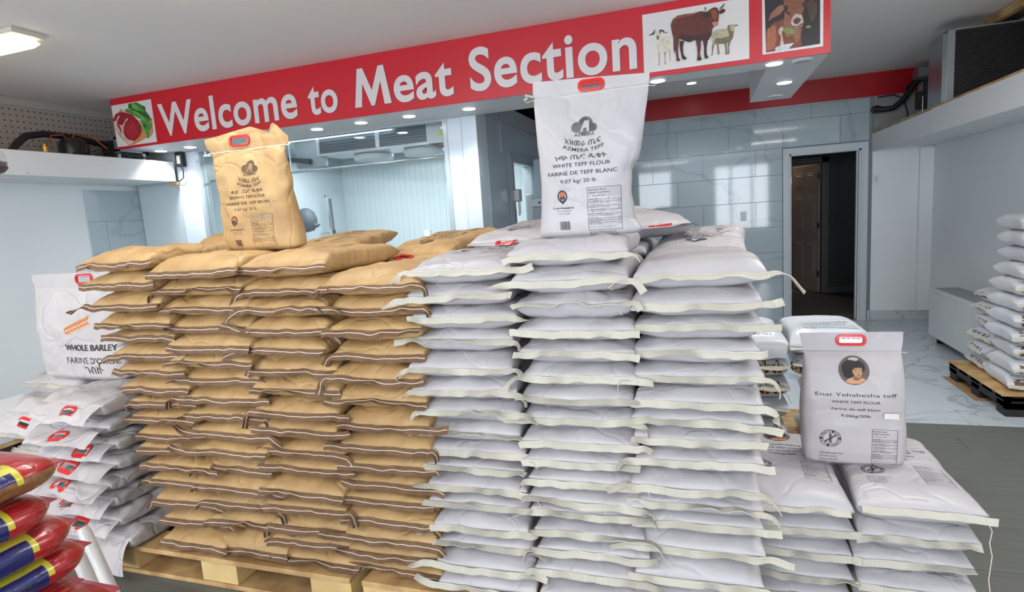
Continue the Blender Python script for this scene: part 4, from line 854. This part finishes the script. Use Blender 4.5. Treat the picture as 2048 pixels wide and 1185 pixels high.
def enat_print(t,mp,portrait=True,eps=(0,-.0008,0)):
    E_=np.array(eps); p=Pr()
    p.text('Enat Yehabesha teff',-.131,.131,.291,.0145,0); p.text('WHITE TEFF FLOUR',-.078,.078,.263,.011,.02); p.text('Farine de teff blanc',-.078,.079,.234,.010,.016); p.text('9.06kg/20lb',-.048,.048,.206,.011,.016)
    p.ring(-.083,.113,.024,.036,40)
    for i,(s,a0,top) in enumerate((('GLUTEN FREE',PI*.5,1),('SANS GLUTEN',-PI*.5,0))): pass
    c,sn=math.cos(.65),math.sin(.65)
    p.poly([(-.083-.026*c+.0025*sn,.113-.026*sn-.0025*c),(-.083+.026*c+.0025*sn,.113+.026*sn-.0025*c),(-.083+.026*c-.0025*sn,.113+.026*sn+.0025*c),(-.083-.026*c-.0025*sn,.113-.026*sn+.0025*c)])
    for sy in (.123,.103):
        for q in (-.0065,0,.0065):
            p.ring(-.083,sy+q,0,.005,10,.6)
    for i,s in enumerate(('1204190B Canada Corp.','22 Lynwood drive','Stoney creek Ont','L8E 3E7,Canada')): p.text(s,-.118,-.118+.0037*len(s),.047-.014*i,.0062,.006)
    nutrition(p,.052,.134,.01,.158,7)
    p.build('printed_label',mp,Mink,t)
    # lettering in the ring badge
    g=Pr()
    for s,a0,sg in (('GLUTEN FREE',math.radians(165),-1),('SANS GLUTEN',math.radians(195),1)):
        for i,ch in enumerate(s):
            if ch==' ': continue
            a=a0+sg*math.radians(150)*i/(len(s)-1); V,F=text2d(ch,.03)
            if len(V)==0: continue
            r=.030; V=(V-V.mean(0))*.0085/.727; ro=a-PI/2 if sg<0 else a+PI/2
            U=[(-.083+r*math.cos(a)+x*math.cos(ro)-y*math.sin(ro),.113+r*math.sin(a)+x*math.sin(ro)+y*math.cos(ro)) for x,y in V]
            g.add(U,F)
    g.build('badge_lettering',lambda u,v:tuple(np.array(mp(u,v))+E_),mat('print_white2',(206,202,204),.5),t)
    if portrait:
        def L(name,polys,m,k):
            g=Pr()
            for q in polys: g.poly(q)
            g.build(name,lambda u,v:tuple(np.array(mp(u,v))+E_*k),m,po)
        g=Pr(); g.ring(-.002,.393,0,.050,40,1.12); po=g.build('portrait_print',mp,mat('portrait_backdrop',(92,76,68),.5),t); po['label']='oval brown portrait print'
        cx=-.002
        ell=lambda x,y,rx,ry,n=20:[(cx+x+rx*math.cos(2*PI*i/n),.393+y+ry*math.sin(2*PI*i/n)) for i in range(n)]
        L('shirt',[[(cx-.030,.350),(cx-.016,.364),(cx+.006,.366),(cx+.030,.364),(cx+.036,.356),(cx+.018,.343),(cx-.010,.341)]],mat('portrait_shirt',(206,146,110),.6),1)
        L('hair',[ell(-.010,.008,.030,.032),ell(.012,.012,.024,.026),ell(-.018,-.008,.018,.022)],mat('portrait_hair',(26,24,24),.6),2)
        L('neck',[[(cx-.002,.376),(cx-.004,.358),(cx+.010,.354),(cx+.020,.362),(cx+.016,.376)]],mat('portrait_neck',(128,92,66),.6),2.4)
        L('face',[[(cx-.006,.398),(cx-.004,.383),(cx+.004,.370),(cx+.013,.365),(cx+.021,.370),(cx+.026,.384),(cx+.026,.400),(cx+.020,.410),(cx+.006,.410)]],mat('portrait_face',(176,136,98),.6),3)
        L('fringe',[[(cx-.010,.400),(cx-.004,.416),(cx+.02,.416),(cx+.030,.404),(cx+.026,.402),(cx+.022,.407),(cx+.018,.402),(cx+.013,.407),(cx+.008,.401),(cx+.003,.405),(cx-.002,.396)]],mat('portrait_hair',(26,24,24),.6),4)
        L('features',[ell(.004,-.001,.0035,.0012,8),ell(.020,.0,.003,.0012,8),ell(.013,-.019,.005,.0016,8),ell(.014,-.010,.003,.001,8),[(cx+.0,.397),(cx+.007,.398),(cx+.007,.3968),(cx,.3958)],[(cx+.016,.398),(cx+.023,.397),(cx+.023,.396),(cx+.016,.3967)]],mat('portrait_features',(58,36,30),.6),4)
# ---------------------------------------------------------------- standing bags
def upright(name,label,rows,loc,m,seed,seam,flapc,ex=.62,ey=.62,hnd=None,thread=None,group=None,amp=1.0,rz=0,tex=None):
    """rows: (z,xl,xr,yc,halfdepth) relative to loc; seam = top row; flapc=(z,xl,xr,y) rows of the flat top"""
    t=thing(name,label,'bag',loc,rz,group)
    R=np.array(rows,float); z0,z1=R[0,0],R[-1,0]; n=56; N=46; V=[]
    zz=np.concatenate([np.linspace(z0,z0+.05,8),np.linspace(z0+.06,z1-.03,N-14),np.linspace(z1-.024,z1,6)]); N=len(zz)
    for z in zz:
        xl,xr,yc,hd=[np.interp(z,R[:,0],R[:,c]) for c in (1,2,3,4)]
        cx=(xl+xr)/2; hw=(xr-xl)/2
        for k in range(n):
            a=2*PI*k/n; c,s_=math.cos(a),math.sin(a)
            x=cx+hw*math.copysign(abs(c)**ex,c); y=yc+hd*math.copysign(abs(s_)**ey,s_)
            e=min(1,hd/.02)
            x+=.004*nz(z*14,y*6,0,seed)*(abs(c)>.8)*e*amp
            y+=(.009*nz(x*7,z*6,0,seed)+.006*(abs(nz(x*11+z*6,z*9-x*5,0,seed+3))*2-.5))*e*amp
            V.append((x,y,z+(.004*nz(x*8,0,0,seed+6) if z<z0+.001 else 0)))
    F=[(i*n+k,i*n+(k+1)%n,(i+1)*n+(k+1)%n,(i+1)*n+k) for i in range(N-1) for k in range(n)]
    F+=[tuple(range(n))[::-1],tuple((N-1)*n+k for k in range(n))]
    mesh('bag_body',V,F,m,t,True)
    bvh=BVHTree.FromPolygons([Vector(v) for v in V],F)
    def front(u,v):
        h=bvh.ray_cast(Vector((u,-1,v)),Vector((0,1,0))); return (u,(h[0].y if h[0] else -.05)-.0014,v)
    # flat top flap
    Fc=np.array(flapc,float)
    def f(u,v,h=0.0):   # u,v in flap coords: u = x, v = z
        y=np.interp(v,Fc[:,0],Fc[:,3])+.006*nz(u*8,v*10,0,seed+8)
        return (u,y-h,v)
    nu,nv=44,16; V=[];F=[];za,zb=Fc[0,0],Fc[-1,0]
    cu,cv,hw_,hh_=hnd
    def pt(i,j,s):
        tz=j/nv; xl=np.interp(za+(zb-za)*tz,Fc[:,0],Fc[:,1]); xr=np.interp(za+(zb-za)*tz,Fc[:,0],Fc[:,2]); u=xl+(xr-xl)*i/nu
        z=za+(zb-za)*tz
        if tex: z=za+(tex(i/nu)-za)*tz
        return u,z
    for s in (0,1):
        for j in range(nv+1):
            for i in range(nu+1):
                u,z=pt(i,j,s); V.append(f(u,z,.002*s))
    K=(nu+1)*(nv+1)
    for j in range(nv):
        for i in range(nu):
            u,z=pt(i+.5,j+.5,0)
            if abs(u-cu)<hw_*.40 and abs(z-cv)<hh_*.31: continue
            a=j*(nu+1)+i; q=(a,a+1,a+nu+2,a+nu+1); F.append(tuple(x+K for x in q)); F.append(q[::-1])
    fl_=mesh('handle_flap',V,F,m,t,True)
    handle(lambda u,v,h=0:f(u,v,h+.002),cu,cv,fl_,w=hw_,h=hh_,th=.007)
    if thread:
        xl,xr=Fc[0,1],Fc[0,2]; pts=[Vector((xl-.012+(xr-xl+.03)*i/24,f(xl+(xr-xl)*i/24,za)[1]-.006,za+.0015*math.sin(i*2.3))) for i in range(25)]
        if thread[1]: pts=[pts[0]+Vector((-.02,0,.012)),pts[0]+Vector((-.012,-.005,-.004))]+pts+[pts[-1]+Vector((.012,0,.01))]
        mb=MB(); mb.tube(pts,thread[0],6); mb.build('closing_thread',Mthread,t)
    return t,front,f
# tall white bag (Azmera) on the middle white stack
zb=1.418; X0=-.365
rows=[(0,-.165,.165,0,.045),(.012,-.172,.182,0,.062),(.05,-.166,.158,0,.070),(.13,-.158,.148,0,.072),(.21,-.155,.152,-.005,.066),(.245,-.156,.176,-.008,.060),(.30,-.160,.190,-.008,.050),(.36,-.163,.198,-.006,.036),(.42,-.166,.208,-.002,.020),(.455,-.168,.213,0,.010),(.475,-.168,.215,0,.004)]
t,front,f=upright('flour_bag','tall white teff flour bag standing on the middle white stack, red handle on top',rows,(X0,1.98,zb),Mpoly,301,.475,[(.465,-.168,.215,0),(.49,-.172,.216,.004),(.525,-.172,.218,.012)],hnd=(.030,.493,.088,.042),thread=(.0009,1),ex=.55,ey=.7,tex=lambda s:.530-.022*s)
azmera_print(t,front,'white')
mb=MB(); mb.tube([(-.17,-.0,.478),(-.195,-.01,.486),(-.188,-.01,.474),(-.2,-.01,.47)],.004,6); mb.build('twine_knot',Mcream,t)
# brown bag
zb=1.425
rows=[(0,-.13,.17,0,.045),(.015,-.165,.20,0,.062),(.05,-.19,.195,0,.072),(.13,-.195,.19,0,.072),(.22,-.20,.18,0,.062),(.31,-.205,.172,0,.045),(.38,-.215,.170,.0,.026),(.43,-.225,.172,0,.010),(.445,-.228,.173,0,.004)]
def torn(s):
    P=[(0,.505),(.15,.512),(.55,.538),(.72,.512),(.78,.50),(.80,.545),(.86,.53),(.93,.50),(1,.475)]
    return float(np.interp(s,[a for a,b in P],[b for a,b in P]))
t,front,f=upright('flour_bag','crumpled brown paper teff flour bag standing on the brown stacks',rows,(-1.845,2.12,zb),Mkraft,311,.445,[(.440,-.228,.173,0),(.48,-.25,.188,.0),(.54,-.262,.192,.01)],hnd=(-.065,.482,.105,.05),thread=(.0022,1),ex=.6,ey=.7,tex=torn,amp=1.5)
azmera_print(t,lambda u,v:front(u-.01,v+.0),'brown',Minkbr)
# Enat bag
zb=.53
rows=[(0,-.150,.145,0,.05),(.012,-.160,.158,0,.066),(.05,-.163,.165,0,.072),(.15,-.165,.165,0,.072),(.25,-.164,.163,-.002,.062),(.33,-.160,.158,0,.045),(.385,-.158,.153,0,.022),(.405,-.157,.152,0,.008),(.41,-.157,.152,0,.005)]
t,front,f=upright('flour_bag','white flour bag with oval portrait standing on the low right stacks',rows,(.505,2.30,zb),crumple(mat('smooth_white_poly',(180,174,176),.4,bump=(12,.2,.005),var=(5,.03)),.3,5),321,.41,[(.405,-.157,.152,0),(.45,-.164,.158,.003),(.485,-.172,.158,.006)],hnd=(-.005,.449,.098,.042),thread=(.0009,0),ex=.42,ey=.40,amp=.7,tex=lambda s:.474+.004*s)
enat_print(t,lambda u,v:front(u*.97+.0,v*.87+.005))
MB().box(.085,.130,-.078,-.0765,.185,.205).build('price_sticker',mat('sticker',(216,212,206),.5),t)
# barley bag at left
rows=[(0,-.19,.31,0,.05),(.02,-.205,.35,0,.072),(.1,-.21,.36,0,.085),(.25,-.215,.365,0,.078),(.36,-.225,.365,0,.05),(.43,-.24,.37,0,.02),(.45,-.245,.372,0,.006)]
t,front,f=upright('flour_bag','white whole barley flour bag standing behind the leftmost brown stack',rows,(-2.93,2.0,.855),Mpaper,331,.45,[(.445,-.245,.372,0),(.49,-.255,.38,0),(.515,-.26,.38,.004)],hnd=(.105,.485,.11,.05),thread=(.0012,0),ex=.5,ey=.5)
p=Pr(); p.text('WHOLE BARLEY',.015,.335,.150,.030,.008); p.text('WHOLE BARLEY',.018,.338,.1512,.030,.008); p.text("FARINE D'ORGE",.012,.34,.088,.030,.008); p.text('ገብስ',.12,.22,.036,.034,.008); p.build('printed_label',front,Mink,t)
for nm,m,dk in (('wheat_print',mat('wheat_orange',(206,132,70),.6),0),('wheat_shading',mat('wheat_dark',(168,84,44),.6),1)):
    p=Pr()
    for ox,oz,sc in ((.02,.215,1.1),):
        for q in range(8):
            for sg in (-1,1):
                cx,cz=ox+(.012+.018*q)*sc,oz+(.006*q)*sc+.03; an=.32+sg*.55; L_,w_=(.015,.0055) if not dk else (.007,.002)
                p.poly([(cx+sg*-.004*sc+(L_*math.cos(t_)*math.cos(an)-w_*math.sin(t_)*math.sin(an))*sc,cz+sg*.009*sc+(L_*math.cos(t_)*math.sin(an)+w_*math.sin(t_)*math.cos(an))*sc) for t_ in [2*PI*i/8 for i in range(8)]])
                if not dk: p.poly([(cx+.006,cz+sg*.010*sc),(cx+.05*sc,cz+sg*.03*sc+.012),(cx+.05*sc,cz+sg*.03*sc+.0132),(cx+.006,cz+sg*.010*sc+.0012)])
    p.build(nm,lambda u,v,dk=dk:tuple(np.array(front(u,max(v,.03)))+np.array((0,-.0008*dk,0))),m,t)
# ---------------------------------------------------------------- low right stacks (Enat)
for ci_,(x,nm,zt) in enumerate(((.285,'left',5),(.625,'right',5))):
    zs=[.535,.445,.355,.27,.195,.134]; zs=zs if ci_ else [.53,.44,.35,.265,.195,.134]
    for k in range(5):
        seed+=1; rr=random.Random(seed)
        lab=f'white teff flour sack, {"lowest" if k==4 else ORD[k]} in the low {nm} stack at right'
        o,sk=sack('white',.345+(.01 if k==0 else rr.uniform(-.02,.0)),.60,zs[k]-zs[k+1]+.002,seed,(x+rr.uniform(-.012,.012)+.0,2.0+rr.uniform(-.01,.012),zs[k+1]),math.radians(rr.uniform(-1.5,1.5)),lab,'flour sacks in the low right stacks',rr.choice([.0,.02]),rr.choice([.0,.03]),0,False,None,.6)
        if k==0: enat_print(o,lambda u,v,sk=sk:sk.top(u*1.0,.10+v*.98),True,(0,0,.0008))
        else:
            p=Pr(); p.text('L8E 3E7,Canada',-.11,-.06,.0,.0055); p.text('Ingredients: 100% whole grain teff',.04,.12,.012,.004,.02); p.text('Ingrédients: 100% farine de teff',.04,.125,.002,.004,.02)
            p.build('printed_label',lambda u,v,sk=sk:sk.top(u,.05+v),Mink,o)
mb=MB(); mb.tube([(.80,1.985,.50),(.815,1.98,.46),(.81,1.98,.42),(.818,1.98,.38),(.812,1.98,.30),(.82,1.98,.24),(.825,1.98,.2)],.0013,6); o=mb.build('twine',Mthread); tag(o,'frayed cream twine hanging from the low right stack','twine')
# ---------------------------------------------------------------- leaf-print stacks behind
Mleaf=mat('leaf_brown',(66,36,32),.5); Mgold=mat('leaf_gold',(206,156,52),.5); Mgreenp=mat('print_green',(58,130,84),.5); Mbluep=mat('print_blue',(60,108,160),.5); Mpl=mat('film_white_bag',(202,206,212),.3,bump=(14,.3,.006))
def leaves(o,sk,x0,x1,z0=.02):
    for nm,m,grow,k in (('gold_leaves',Mgold,1.35,0),('brown_leaves',Mleaf,1,1)):
        p=Pr(); x=x0; q=0
        while x<x1:
            for (dx,dz,an) in ((0,.045,0),(-.018,.03,.6),(.018,.03,-.6),(-.016,.008,.6),(.016,.008,-.6)):
                pts=[]
                for i in range(10):
                    a=2*PI*i/10; lx,lz=.0085*grow*math.cos(a),.0155*grow*math.sin(a)*(1-.2*math.sin(a)); pts.append((x+dx+lx*math.cos(an)-lz*math.sin(an),z0+dz+lx*math.sin(an)+lz*math.cos(an)))
                p.poly(pts)
            x+=.062; q+=1
        p.build(nm,lambda u,v,k=k:tuple(np.array(sk.front(u,min(v,sk.T*.93)))+np.array((0,-.0007*k,.0))),m,o)
for ci_,(x,nm,n,top) in enumerate(((.215,'left',6,.815),(.615,'right',6,.82))):
    h=(top-.134)/n
    for k in range(n):
        seed+=1; rr=random.Random(seed); dx=0 if k<2 else (.09 if ci_ else 0)
        op=(1.2,1.5,.075,.0) if (k==0 and ci_==0) else None
        lab=f'white sack with {"blue and green" if k==0 else "leaf"} print, {"lowest" if k==n-1 else ORD[k]} in the {nm} rear stack'
        o,sk=sack('white',.39,.55,h+.002,seed,(x+dx+rr.uniform(-.01,.01),3.14+rr.uniform(-.01,.01),.134+h*(n-1-k)),math.radians(rr.uniform(-2,2)),lab,'leaf-print sacks in the rear right stacks',.01,.01,0,False,op,.7,mat_=Mpl)
        if k==0:
            p=Pr(); p.text('WHITE TEFF FLOUR',-.10,.12,.10,.018,.02); p.text('Farine de teff blanc',-.12,.10,.065,.018,.01); p.text('Net weight 20 lb/9.07kg',-.08,.14,.035,.012); p.text('11927687 Canada corporation',-.13,.14,.01,.012,.02)
            p.build('printed_label',lambda u,v,sk=sk:sk.top(u,.09+v*1.6),Mgreenp if ci_==0 else mat('print_teal',(70,110,116),.5),o)
            p=Pr(); p.text('(22.05lb)',-.05,.12,.0,.014,.01); p.build('weight_print',lambda u,v,sk=sk:sk.top(u,.05+v),Mbluep,o)
        elif k in (1,2,4): leaves(o,sk,-.17,.18,.03)
# ---------------------------------------------------------------- left pile of barley sacks with open handle flaps
zs=[.853,.765,.675,.59,.505,.42,.325,.235,.134]
for k in range(8):
    seed+=1; rr=random.Random(seed); T=zs[k]-zs[k+1]
    a0=rr.uniform(.15,.45); a1=rr.choice([.7,.9,.8,1.05])
    if k==7: a0,a1=.9,1.62
    lab=f'white barley flour sack with red handle flap, {"lowest" if k==7 else ORD[k]} in the left pile'
    sack('white',.43,.60,T+.002,seed,(-2.66+rr.uniform(-.035,.035)+(.0 if k<7 else .02),1.74+rr.uniform(-.03,.02),zs[k+1]),math.radians(rr.uniform(-5,3)),lab,'barley flour sacks in the left pile',code=0,open_=(a0,a1,rr.uniform(.085,.115) if k<7 else .15,rr.uniform(-.07,.07)),name='flour_sack',mat_=Mpaper,crease=1.7)
for k in range(7):
    seed+=1; rr=random.Random(seed); h=.104; z=.134+h*(6-k)
    lab=f'crumpled white sack, {"lowest" if k==6 else ORD[k]} in the far left pile'
    sack('white',.42,.60,h+.002,seed,(-3.13+rr.uniform(-.02,.03),1.84+rr.uniform(-.02,.03)+(.12 if k==0 else 0),z),math.radians(rr.uniform(-6,6)),lab,'white sacks in the far left pile',code=0,open_=(.5,1.2,.12,.0) if k in (1,4) else None,name='flour_sack',mat_=Mpaper,stitch=False,crease=1.8)
# loose sacks on top of the tall pile (rear row tops)
def topsack(kind,x,y,z,rz,T,label,open_=None,W_=.38,pr=True,L=.56,tiltx=.10,tilty=0):
    global seed,EPS
    seed+=1
    o,sk=sack(kind,W_,L,T,seed,(x,y,z),rz,label,'sacks lying on the rear of the tall pile',.03,.04,0,True,open_)
    o.rotation_euler=(tiltx,tilty,rz)
    if pr:
        e=EPS; EPS=(0,0,.0008)
        azmera_print(o,lambda u,v:sk.top(u,v*1.0+.06) if open_ is None else sk.top(-u,sk.L*.04+(.44-v)),kind,Minkbr if kind=='brown' else None); EPS=e
    return o
topsack('brown',-2.45,2.50,1.412,math.radians(8),.085,'brown sack with red handle flap lying behind the leftmost brown stack',(-.05,.25,.10,.05))
topsack('brown',-1.84,2.50,1.352,math.radians(4),.08,'pale brown sack lying at the rear behind the standing brown bag',None)
topsack('brown',-1.27,2.44,1.315,math.radians(-10),.085,'brown sack with printed logo lying at the rear of the fourth brown stack',(-.1,.2,.10,-.03))
topsack('white',-.80,2.40,1.345,math.radians(-8),.085,'white sack with upturned logo print lying rear of the left white stack',(-.1,.3,.03,0))
topsack('white',-.20,2.60,1.362,math.radians(30),.10,'white sack with bright loose flap lying behind the standing white bag',(-.4,.1,.12,0),pr=False)
topsack('white',-.02,2.43,1.255,math.radians(-4),.09,'white sack with printed label lying rear of the right white stack',(-.1,.2,.03,0))
# prints on the front-row top sacks
for ci_ in (2,4):
    o,sk,x,y,z=TOPS[ci_]; e=EPS; EPS=(0,0,.0008)
    azmera_print(o,lambda u,v,sk=sk:sk.top(u,v*.95+.12),'brown' if ci_==2 else 'white',Minkbr if ci_==2 else None); EPS=e
# ---------------------------------------------------------------- right-hand pallet stack
t=thing('plastic_pallet','black plastic pallet under the white sacks at the right edge','pallet',(2.14,4.88,0))
for i in range(5): MB().box(-.3,.33,-.5+.19*i,-.36+.19*i,.1,.13,c=.003).build('deck_slat',Mblack,t)
for x in (-.3,-.05,.2):
    for y in (-.5,-.12,.26): MB().box(x,x+.12,y,y+.12,0,.1,c=.008).build('foot',Mblack,t)
mb=MB(); mb.box(-.3,.33,-.5,-.47,.05,.13); mb.box(-.3,-.27,-.5,.4,.06,.13); mb.build('edge_rail',Mblack,t)
o=MB().box(1.83,2.44,4.4,5.3,.1305,.136).build('plywood_sheet',Mply); tag(o,'thin plywood sheet on the black plastic pallet','board')
o=MB().box(1.80,2.05,4.7,5.3,.001,.004).build('cardboard_sheet',mat('cardboard',(150,118,84),.7)); o.rotation_euler=(0,0,0); tag(o,'brown cardboard sheet on the marble floor by the pallet','cardboard')
Mgus=mat('brown_gusset',(112,84,62),.6,var=(12,.3)); Mwp=mat('white_print_sack',(202,204,208),.35,bump=(12,.35,.007))
for k in range(11):
    seed+=1; rr=random.Random(seed); h=.105; z=.137+h*(10-k)
    lab=f'white sack with brown end print, {"lowest" if k==10 else ORD[k]} in the right edge stack'
    o,sk=sack('white',.43,.41,h+.002,seed,(2.115+.03*(k<4)+rr.uniform(-.012,.012),4.47+rr.uniform(-.02,.02),z),math.radians(rr.uniform(-3,3)),lab,'sacks in the right edge stack',.01,.01,0,False,None,.9,mat_=Mwp)
    if k>1:
        p=Pr(); p.rect(-.175,.17,.018,h*.85); p.build('brown_end_print',lambda u,v,sk=sk:sk.front(u,v),Mgus,o)
        p=Pr(); p.poly([(-.10,.03),(-.02,.035),(-.01,h*.7),(-.09,h*.72)]); p.text('FLOUR',-.09,-.02,.05,.012,.02); q=p.build('white_print_field',lambda u,v,sk=sk:tuple(np.array(sk.front(u,v))+np.array((0,-.001,0))),mat('print_field',(196,190,180),.5),o)
for k in range(6):
    seed+=1; rr=random.Random(seed); h=.098; z=.137+h*(5-k)
    lab=f'white sack with black lettering, {"lowest" if k==5 else ORD[k]} in the heap beside the radiator'
    o,sk=sack('white',.36,.45,h+.002,seed,(2.13-.012*k+rr.uniform(-.02,.02),5.30,z),math.radians(90+rr.uniform(-8,8)) if 0 else math.radians(-90+rr.uniform(-6,6)),lab,'sacks in the heap beside the radiator',.0,.0,0,False,None,1.2,mat_=Mwp)
    o.location=(1.935+.012*(5-k)+rr.uniform(-.02,.02),5.12,z)
    p=Pr(); p.text('NET WT. 50 LB',-.12,.12,.052,.016,.05); p.text('FLOUR FARINE',-.12,.12,.028,.014,.05); p.build('printed_label',lambda u,v,sk=sk:sk.front(u,v),Mink,o)
# ---------------------------------------------------------------- foreground left: wrapped pasta packs, stand, low table
Mpr=mat('pack_red',(170,12,22),.3,coat=.5,bump=(22,.9,.008)); Mpb=mat('pack_blue',(26,30,98),.22,coat=.5,bump=(22,.8,.007)); Mpy=mat('pack_yellow',(206,196,50),.25,coat=.8); Mpn=mat('pack_window_pasta',(142,92,44),.3,coat=.9,bump=(60,.8,.003),var=(60,.4)); Mpk=mat('pack_pink_film',(196,60,84),.15,coat=1)
PK=[(1.015,.865,'topmost'),(.935,.835,'second from top'),(.865,.87,'third from top'),(.795,.89,'fourth from top'),(.72,.86,'fifth from top'),(.645,.94,'lowest')]
for q,(zc,tip,nm) in enumerate(PK):
    seed+=1; L=.42; W_=.30; T=.078
    t=thing('pasta_pack',f'red and blue wrapped pasta pack, {nm} in the foreground pile','package',(-1.35-W_/2,tip-L,zc-T/2),0,'wrapped pasta packs in the foreground pile')
    n=40; R=34; V=[];F=[];MI=[]
    for i in range(R):
        y=L*(i/(R-1)); g=min(1,(L-y)/.085); g2=min(1,y/.03); e=min(g,g2)
        b=max(T/2*(1-(1-e)**2)**.5,.002); a=W_/2*(1-.0*(1-e))*(1-.35*max(0,1-g)**2)
        for k in range(n):
            th=2*PI*k/n; c,s_=math.cos(th),math.sin(th); x=a*math.copysign(abs(c)**.6,c); z=b*math.copysign(abs(s_)**.75,s_)
            z+=.005*nz(x*12,y*12,z*8,seed)*e
            V.append((x,y,T/2+z))
    for i in range(R-1):
        for k in range(n):
            F.append((i*n+k,i*n+(k+1)%n,(i+1)*n+(k+1)%n,(i+1)*n+k)[::-1])
            y=L*(i+.5)/(R-1); th=360*(k+.5)/n; d=L-y
            if d<.022: mi=4
            elif th<12 or th>348 or (300<th<350 and q==0): mi=3 if q==0 else (0 if d<.12 else 1)
            elif d<.115: mi=0
            elif 12<=th<34 : mi=1
            elif th<52: mi=2
            elif th<62: mi=1
            elif th>300: mi=1 if q else 3
            else: mi=0
            if .1<d<.112 and th<60: mi=2
            MI.append(mi)
    F+=[tuple(range(n)),tuple((R-1)*n+k for k in range(n))[::-1]]; MI+=[0,4]
    mesh('pack_body',V,F,[Mpr,Mpb,Mpy,Mpn,Mpk],t,True,MI)
    mb=MB(); mb.box(-W_*.33,W_*.33,L-.004,L+.014,T/2-.0012,T/2+.0012); mb.build('end_crimp',Mpk,t)
    if q in (3,):
        p=Pr(); p.text('spaghetti',0,.12,0,.014,.02); p.build('printed_name',lambda u,v:(W_/2+.001,L-.26+u,T*.5+v*.8),Mink,t)
# stretch film round the packs
V=[];F=[];nn=40;mm=30
for j in range(mm+1):
    for i in range(nn+1):
        s=i/nn; z=.60+.47*j/mm
        if s<.7: x=-1.343; y=.30+.56*s/.7
        else: x=-1.343-.27*(s-.7)/.3; y=.862+.01*math.sin((s-.7)/.3*PI)
        w_=.006*abs(nz(y*5,z*26,x*5,77))
        V.append((x+w_,y+w_*.6+.02*max(0,.68-z)*5*.2,z))
for j in range(mm):
    for i in range(nn): a=j*(nn+1)+i; F.append((a,a+1,a+nn+2,a+nn+1))
fm=film('stretch_film',(.985,.98,.985,1),.015,.22,.22)
n_=fm.node_tree; tc=n_.nodes.new('ShaderNodeTexCoord'); mp=n_.nodes.new('ShaderNodeMapping'); mp.inputs['Scale'].default_value=(3,3,60); mp.inputs['Rotation'].default_value=(.5,0,0); tx=n_.nodes.new('ShaderNodeTexNoise'); tx.inputs['Scale'].default_value=2; bp=n_.nodes.new('ShaderNodeBump'); bp.inputs['Distance'].default_value=.01; bp.inputs['Strength'].default_value=.8
n_.links.new(tc.outputs['Object'],mp.inputs[0]); n_.links.new(mp.outputs[0],tx.inputs['Vector']); n_.links.new(tx.outputs[0],bp.inputs['Height'])
for nd in n_.nodes:
    if nd.type=='BSDF_GLOSSY': n_.links.new(bp.outputs[0],nd.inputs['Normal'])
o=mesh('stretch_wrap',V,F,fm,None,True); tag(o,'clear stretch film wrapped round the pasta packs','film')
t=thing('display_stand','white painted stand holding the pasta packs','stand',(-1.55,.6,0))
MB().box(-.25,.2,-.3,.27,.57,.60,c=.004).build('stand_top',Mwhite,t)
for x,y in ((-.22,-.28),(.16,-.28),(-.22,.22),(.16,.22)): MB().tube([(x,y,0),(x,y,.57)],.016,12).build('leg',Mwhite,t)
t=thing('pipe_stand','pair of white plastic pipes leaning behind the pasta packs','pipes',(-1.7,1.15,0))
for k,(a,b) in enumerate((((.04,0,0),(-.155,0,.56)),((-.08,.12,0),(-.30,.12,.56)))):
    mb=MB(); mb.tube([a,(a[0]+(b[0]-a[0])*.97,b[1],b[2]*.97),b],[.02,.02,.016],16); autosm(mb.build('pipe',mat('pvc_pipe',(208,206,204),.3),t))
t=thing('low_table','low table with pale plywood top and dark base at far left','table',(-3.75,1.75,0))
MB().box(-.45,.42,-.9,.7,.545,.575,c=.002).build('table_top',Mwhite,t); MB().box(-.45,.422,-.902,.702,.525,.544).build('edge_band',Mply,t)
MB().box(-.42,.40,-.85,.66,.05,.524).build('dark_base',Mblack,t)
for x in (-.4,.34):
    for y in (-.8,.58): MB().box(x,x+.05,y,y+.05,0,.05).build('foot',Mblack,t)
